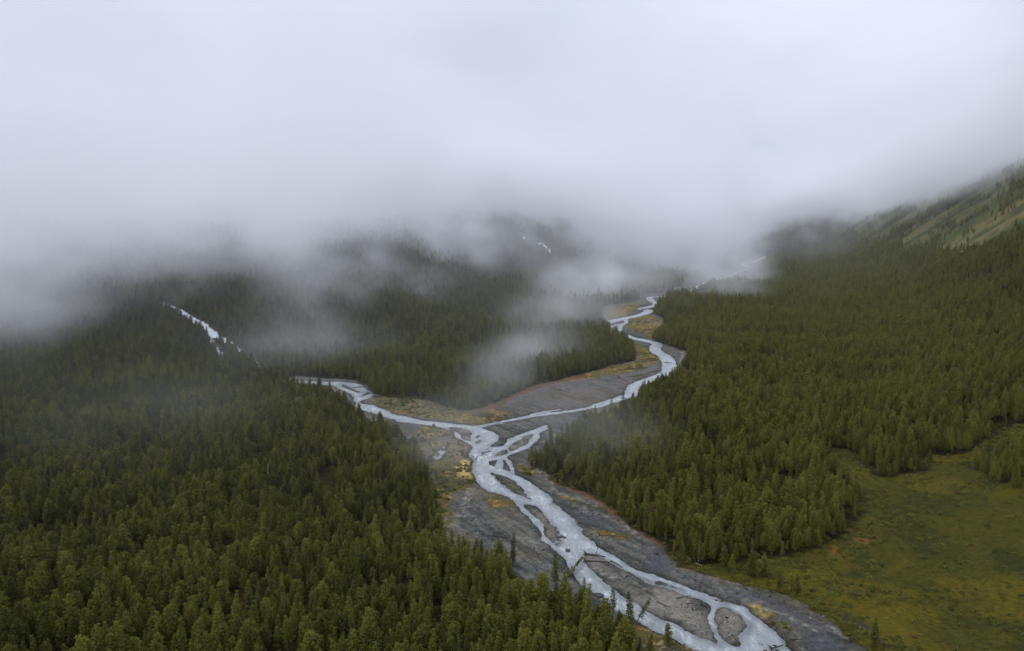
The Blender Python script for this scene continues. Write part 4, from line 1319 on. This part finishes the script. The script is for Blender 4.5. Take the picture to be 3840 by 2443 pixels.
# ------------------------------------------------------------------ mist
exec_mist = True
class GX_:
    """small helper to write field arithmetic as node links"""
    def __init__(self, ng):
        self.n, self.l = ng.nodes, ng.links
    def _in(self, sock, v):
        if isinstance(v, (int, float)):
            sock.default_value = v
        else:
            self.l.new(v, sock)
    def m(self, op, a, b=0.0, c=0.0, clamp=False):
        q = self.n.new('ShaderNodeMath')
        q.operation = op
        q.use_clamp = clamp
        for s, v in zip(q.inputs, (a, b, c)):
            self._in(s, v)
        return q.outputs[0]
    def step(self, lo, hi, v, t0=0.0, t1=1.0):
        q = self.n.new('ShaderNodeMapRange')
        q.interpolation_type = 'SMOOTHSTEP'
        self._in(q.inputs['Value'], v)
        for k, w in (('From Min', lo), ('From Max', hi), ('To Min', t0), ('To Max', t1)):
            self._in(q.inputs[k], w)
        return q.outputs['Result']
    def curve(self, v, points, top):
        q = self.n.new('ShaderNodeFloatCurve')
        cu = q.mapping.curves[0]
        P = [((p + 1) / 2, w / top) for p, w in points]
        cu.points[0].location, cu.points[1].location = P[0], P[-1]
        for p in P[1:-1]:
            cu.points.new(*p)
        q.mapping.update()
        self.l.new(self.m('MULTIPLY_ADD', v, .5, .5, True), q.inputs['Value'])
        return self.m('MULTIPLY', q.outputs['Value'], top)
    def noise(self, vec, scale, detail, rough=0.55, stretch=(1, 1, 1), off=(0, 0, 0)):
        v = self.n.new('ShaderNodeVectorMath')
        v.operation = 'MULTIPLY_ADD'
        self.l.new(vec, v.inputs[0])
        v.inputs[1].default_value = stretch
        v.inputs[2].default_value = off
        q = self.n.new('ShaderNodeTexNoise')
        q.inputs['Scale'].default_value = scale
        q.inputs['Detail'].default_value = detail
        q.inputs['Roughness'].default_value = rough
        self.l.new(v.outputs[0], q.inputs['Vector'])
        return q.outputs['Fac']
    def blob(self, pos, c, r, ang=0.0):
        """1 in the middle, 0 outside an ellipsoid turned by ang about the vertical"""
        v = self.n.new('ShaderNodeVectorMath'); v.operation = 'SUBTRACT'
        self.l.new(pos, v.inputs[0]); v.inputs[1].default_value = c
        rot = self.n.new('ShaderNodeVectorRotate'); rot.rotation_type = 'Z_AXIS'
        self.l.new(v.outputs[0], rot.inputs['Vector']); rot.inputs['Angle'].default_value = ang
        d = self.n.new('ShaderNodeVectorMath'); d.operation = 'DIVIDE'
        self.l.new(rot.outputs[0], d.inputs[0]); d.inputs[1].default_value = r
        ln = self.n.new('ShaderNodeVectorMath'); ln.operation = 'LENGTH'
        self.l.new(d.outputs[0], ln.inputs[0])
        return self.step(0.0, 1.0, ln.outputs['Value'], 1.0, 0.0)

def mist_mat(name, color, aniso):
    m, n, l = new_mat(name)
    out = node(n, 'ShaderNodeOutputMaterial')
    v = node(n, 'ShaderNodeVolumePrincipled')
    v.inputs['Color'].default_value = (*color, 1)
    v.inputs['Density'].default_value = 0.01            # the grid holds hundredfold values, clear of its clipping threshold
    v.inputs['Anisotropy'].default_value = aniso
    l.new(v.outputs['Volume'], out.inputs['Volume'])
    return m

M_mist = mist_mat('mist', (0.972, 0.984, 1.0), 0.2)

# wisps: centre, half sizes, turn, density
def wisp(px, py, t, rx, ry, rz, ang, dens):
    xn, yn = (px - CX) / FPX, (CY - py) / FPX
    return ((t * xn, t * (CP + yn * SP), H + t * (-SP + yn * CP)), (rx, ry, rz), R(ang), dens)
WISPS = [wisp(2230, 1070, 1480, 170, 240, 75, 20, .013), wisp(2110, 1170, 1080, 115, 170, 65, 20, .013), wisp(2000, 1290, 800, 75, 110, 46, 20, .0125),
         wisp(1900, 1390, 650, 52, 70, 34, 10, .0085), wisp(1810, 1470, 570, 42, 50, 28, 0, .006), wisp(2710, 1000, 2000, 165, 260, 190, 0, .013), wisp(2730, 1020, 1500, 110, 170, 105, 0, .0075),
         wisp(2640, 920, 2300, 210, 320, 190, 0, .012), wisp(2230, 1620, 470, 60, 60, 38, 0, .009), wisp(1640, 1630, 450, 42, 50, 34, 0, .009),
         wisp(1080, 1290, 800, 150, 110, 60, 0, .0075), wisp(560, 1560, 500, 170, 150, 60, 0, .0010),
         wisp(2300, 1000, 1700, 330, 300, 120, 10, .0050), wisp(2450, 900, 2400, 420, 400, 170, 10, .015), wisp(1400, 1150, 1250, 240, 220, 110, 0, .013),
         wisp(3000, 860, 2600, 300, 400, 150, 0, .002), wisp(1720, 900, 1600, 240, 260, 110, 0, .016)]
# bearing x / y from the valley's lower end -> height of the cloud's underside, and distance at which it begins
BASE_PTS = [(-1.0, 0), (-.70, 0), (-.55, 6), (-.445, 22), (-.335, 14), (-.226, 38), (-.153, 78), (-.08, 135), (.03, 160), (.10, 110), (.21, 50), (.30, 70), (.36, 150), (.42, 200),
            (.50, 203), (.61, 262), (.70, 302), (1.0, 330)]
START_PTS = [(-1.0, 520), (-.70, 520), (-.445, 840), (-.385, 850), (-.335, 690), (-.226, 770), (-.153, 980), (-.08, 1400), (.03, 1680), (.10, 1700), (.21, 1750), (.30, 2300), (.36, 3200), (.42, 3000),
             (.50, 1900), (.61, 1450), (.70, 1200), (1.0, 1100)]

def build_mist(name, lo, hi, cell, main, label):
    ng = bpy.data.node_groups.new(name + '_nodes', 'GeometryNodeTree')
    ng.interface.new_socket('Geometry', in_out='INPUT', socket_type='NodeSocketGeometry')
    ng.interface.new_socket('Geometry', in_out='OUTPUT', socket_type='NodeSocketGeometry')
    go = ng.nodes.new('NodeGroupOutput')
    g = GX_(ng)
    pos = ng.nodes.new('GeometryNodeInputPosition').outputs[0]
    sep = ng.nodes.new('ShaderNodeSeparateXYZ')
    ng.links.new(pos, sep.inputs[0])
    x, y, z = sep.outputs
    nA = g.noise(pos, 0.0030, 4.0, .55, (1, 1, 1.3))
    nB = g.noise(pos, 0.0085, 5.0, .62, (1, 1, 1.3), (300, 100, 50))
    nC = g.noise(pos, 0.0055, 5.0, .62, (1, 1, 1.6), (900, 40, 20))
    nD = g.noise(pos, 0.016, 4.0, .6, (1, 1, 1.2), (70, 400, 10))
    # the cloud's underside hangs low over the left side valley, lifts over the hill and along the right-hand slope
    bear = g.m('DIVIDE', x, g.m('MAXIMUM', y, 100.0))
    base = g.curve(bear, BASE_PTS, 400.0)
    base = g.m('ADD', base, g.m('MULTIPLY', g.m('SUBTRACT', nA, .5), 190.0))
    base = g.m('ADD', base, g.m('MULTIPLY', g.m('SUBTRACT', nB, .5), 300.0))
    zz = g.m('SUBTRACT', z, base)
    zz = g.m('ADD', zz, g.m('MULTIPLY', g.m('SUBTRACT', nD, .5), 230.0))
    deck = g.m('POWER', g.step(-45.0, 130.0, zz), 1.4)
    deck = g.m('MULTIPLY', deck, g.step(85.0, 240.0, zz, 1.0, 0.0))
    first = g.curve(bear, START_PTS, 4000.0)
    start = g.step(0.0, 420.0, g.m('ADD', g.m('SUBTRACT', y, first), g.m('MULTIPLY', g.m('SUBTRACT', nC, .5), 500.0)))
    d = g.m('MULTIPLY', g.m('MULTIPLY', deck, start), g.m('MULTIPLY_ADD', g.step(.36, .66, nC), .0090, .0020))
    d = g.m('MULTIPLY_ADD', g.m('MULTIPLY', g.step(250.0, 1500.0, y, .00005, .00013), g.step(.02, .34, bear, 1.15, .35)), g.m('MULTIPLY_ADD', nC, 1.2, .4), d)
    high = g.m('MULTIPLY', g.m('MULTIPLY', g.step(40.0, 190.0, zz), start), g.step(420.0, 620.0, z, 1.0, 0.0))
    d = g.m('MULTIPLY_ADD', high, g.m('MULTIPLY_ADD', g.step(.38, .66, nA), .0016, .0007), d)
    tex = g.m('MULTIPLY', g.step(.36, .62, nB), g.step(.34, .62, nD, .15, 1.0))
    for c, r, a, dens in WISPS:
        b = g.m('MULTIPLY', g.blob(pos, c, r, a), dens)
        d = g.m('MULTIPLY_ADD', b, tex, d)
    vc = ng.nodes.new('GeometryNodeVolumeCube')
    ng.links.new(g.m('MULTIPLY', d, 100.0), vc.inputs['Density'])
    vc.inputs['Min'].default_value, vc.inputs['Max'].default_value = lo, hi
    for k, ax in enumerate('XYZ'):
        vc.inputs['Resolution ' + ax].default_value = max(2, int((hi[k] - lo[k]) / cell[k]))
    sm = ng.nodes.new('GeometryNodeSetMaterial')
    sm.inputs['Material'].default_value = M_mist
    ng.links.new(vc.outputs[0], sm.inputs['Geometry'])
    ng.links.new(sm.outputs[0], go.inputs[0])
    vol = bpy.data.volumes.new(name)
    vol.materials.append(M_mist)
    o = bpy.data.objects.new(name, vol)
    COL.objects.link(o)
    md = o.modifiers.new('field', 'NODES')
    md.node_group = ng
    return tag(o, label, None, None, 'stuff')

build_mist('mist', (-1700, 230, -5), (3300, 4900, 620), (13, 13, 9), True, 'low cloud and drifting mist over the valley')
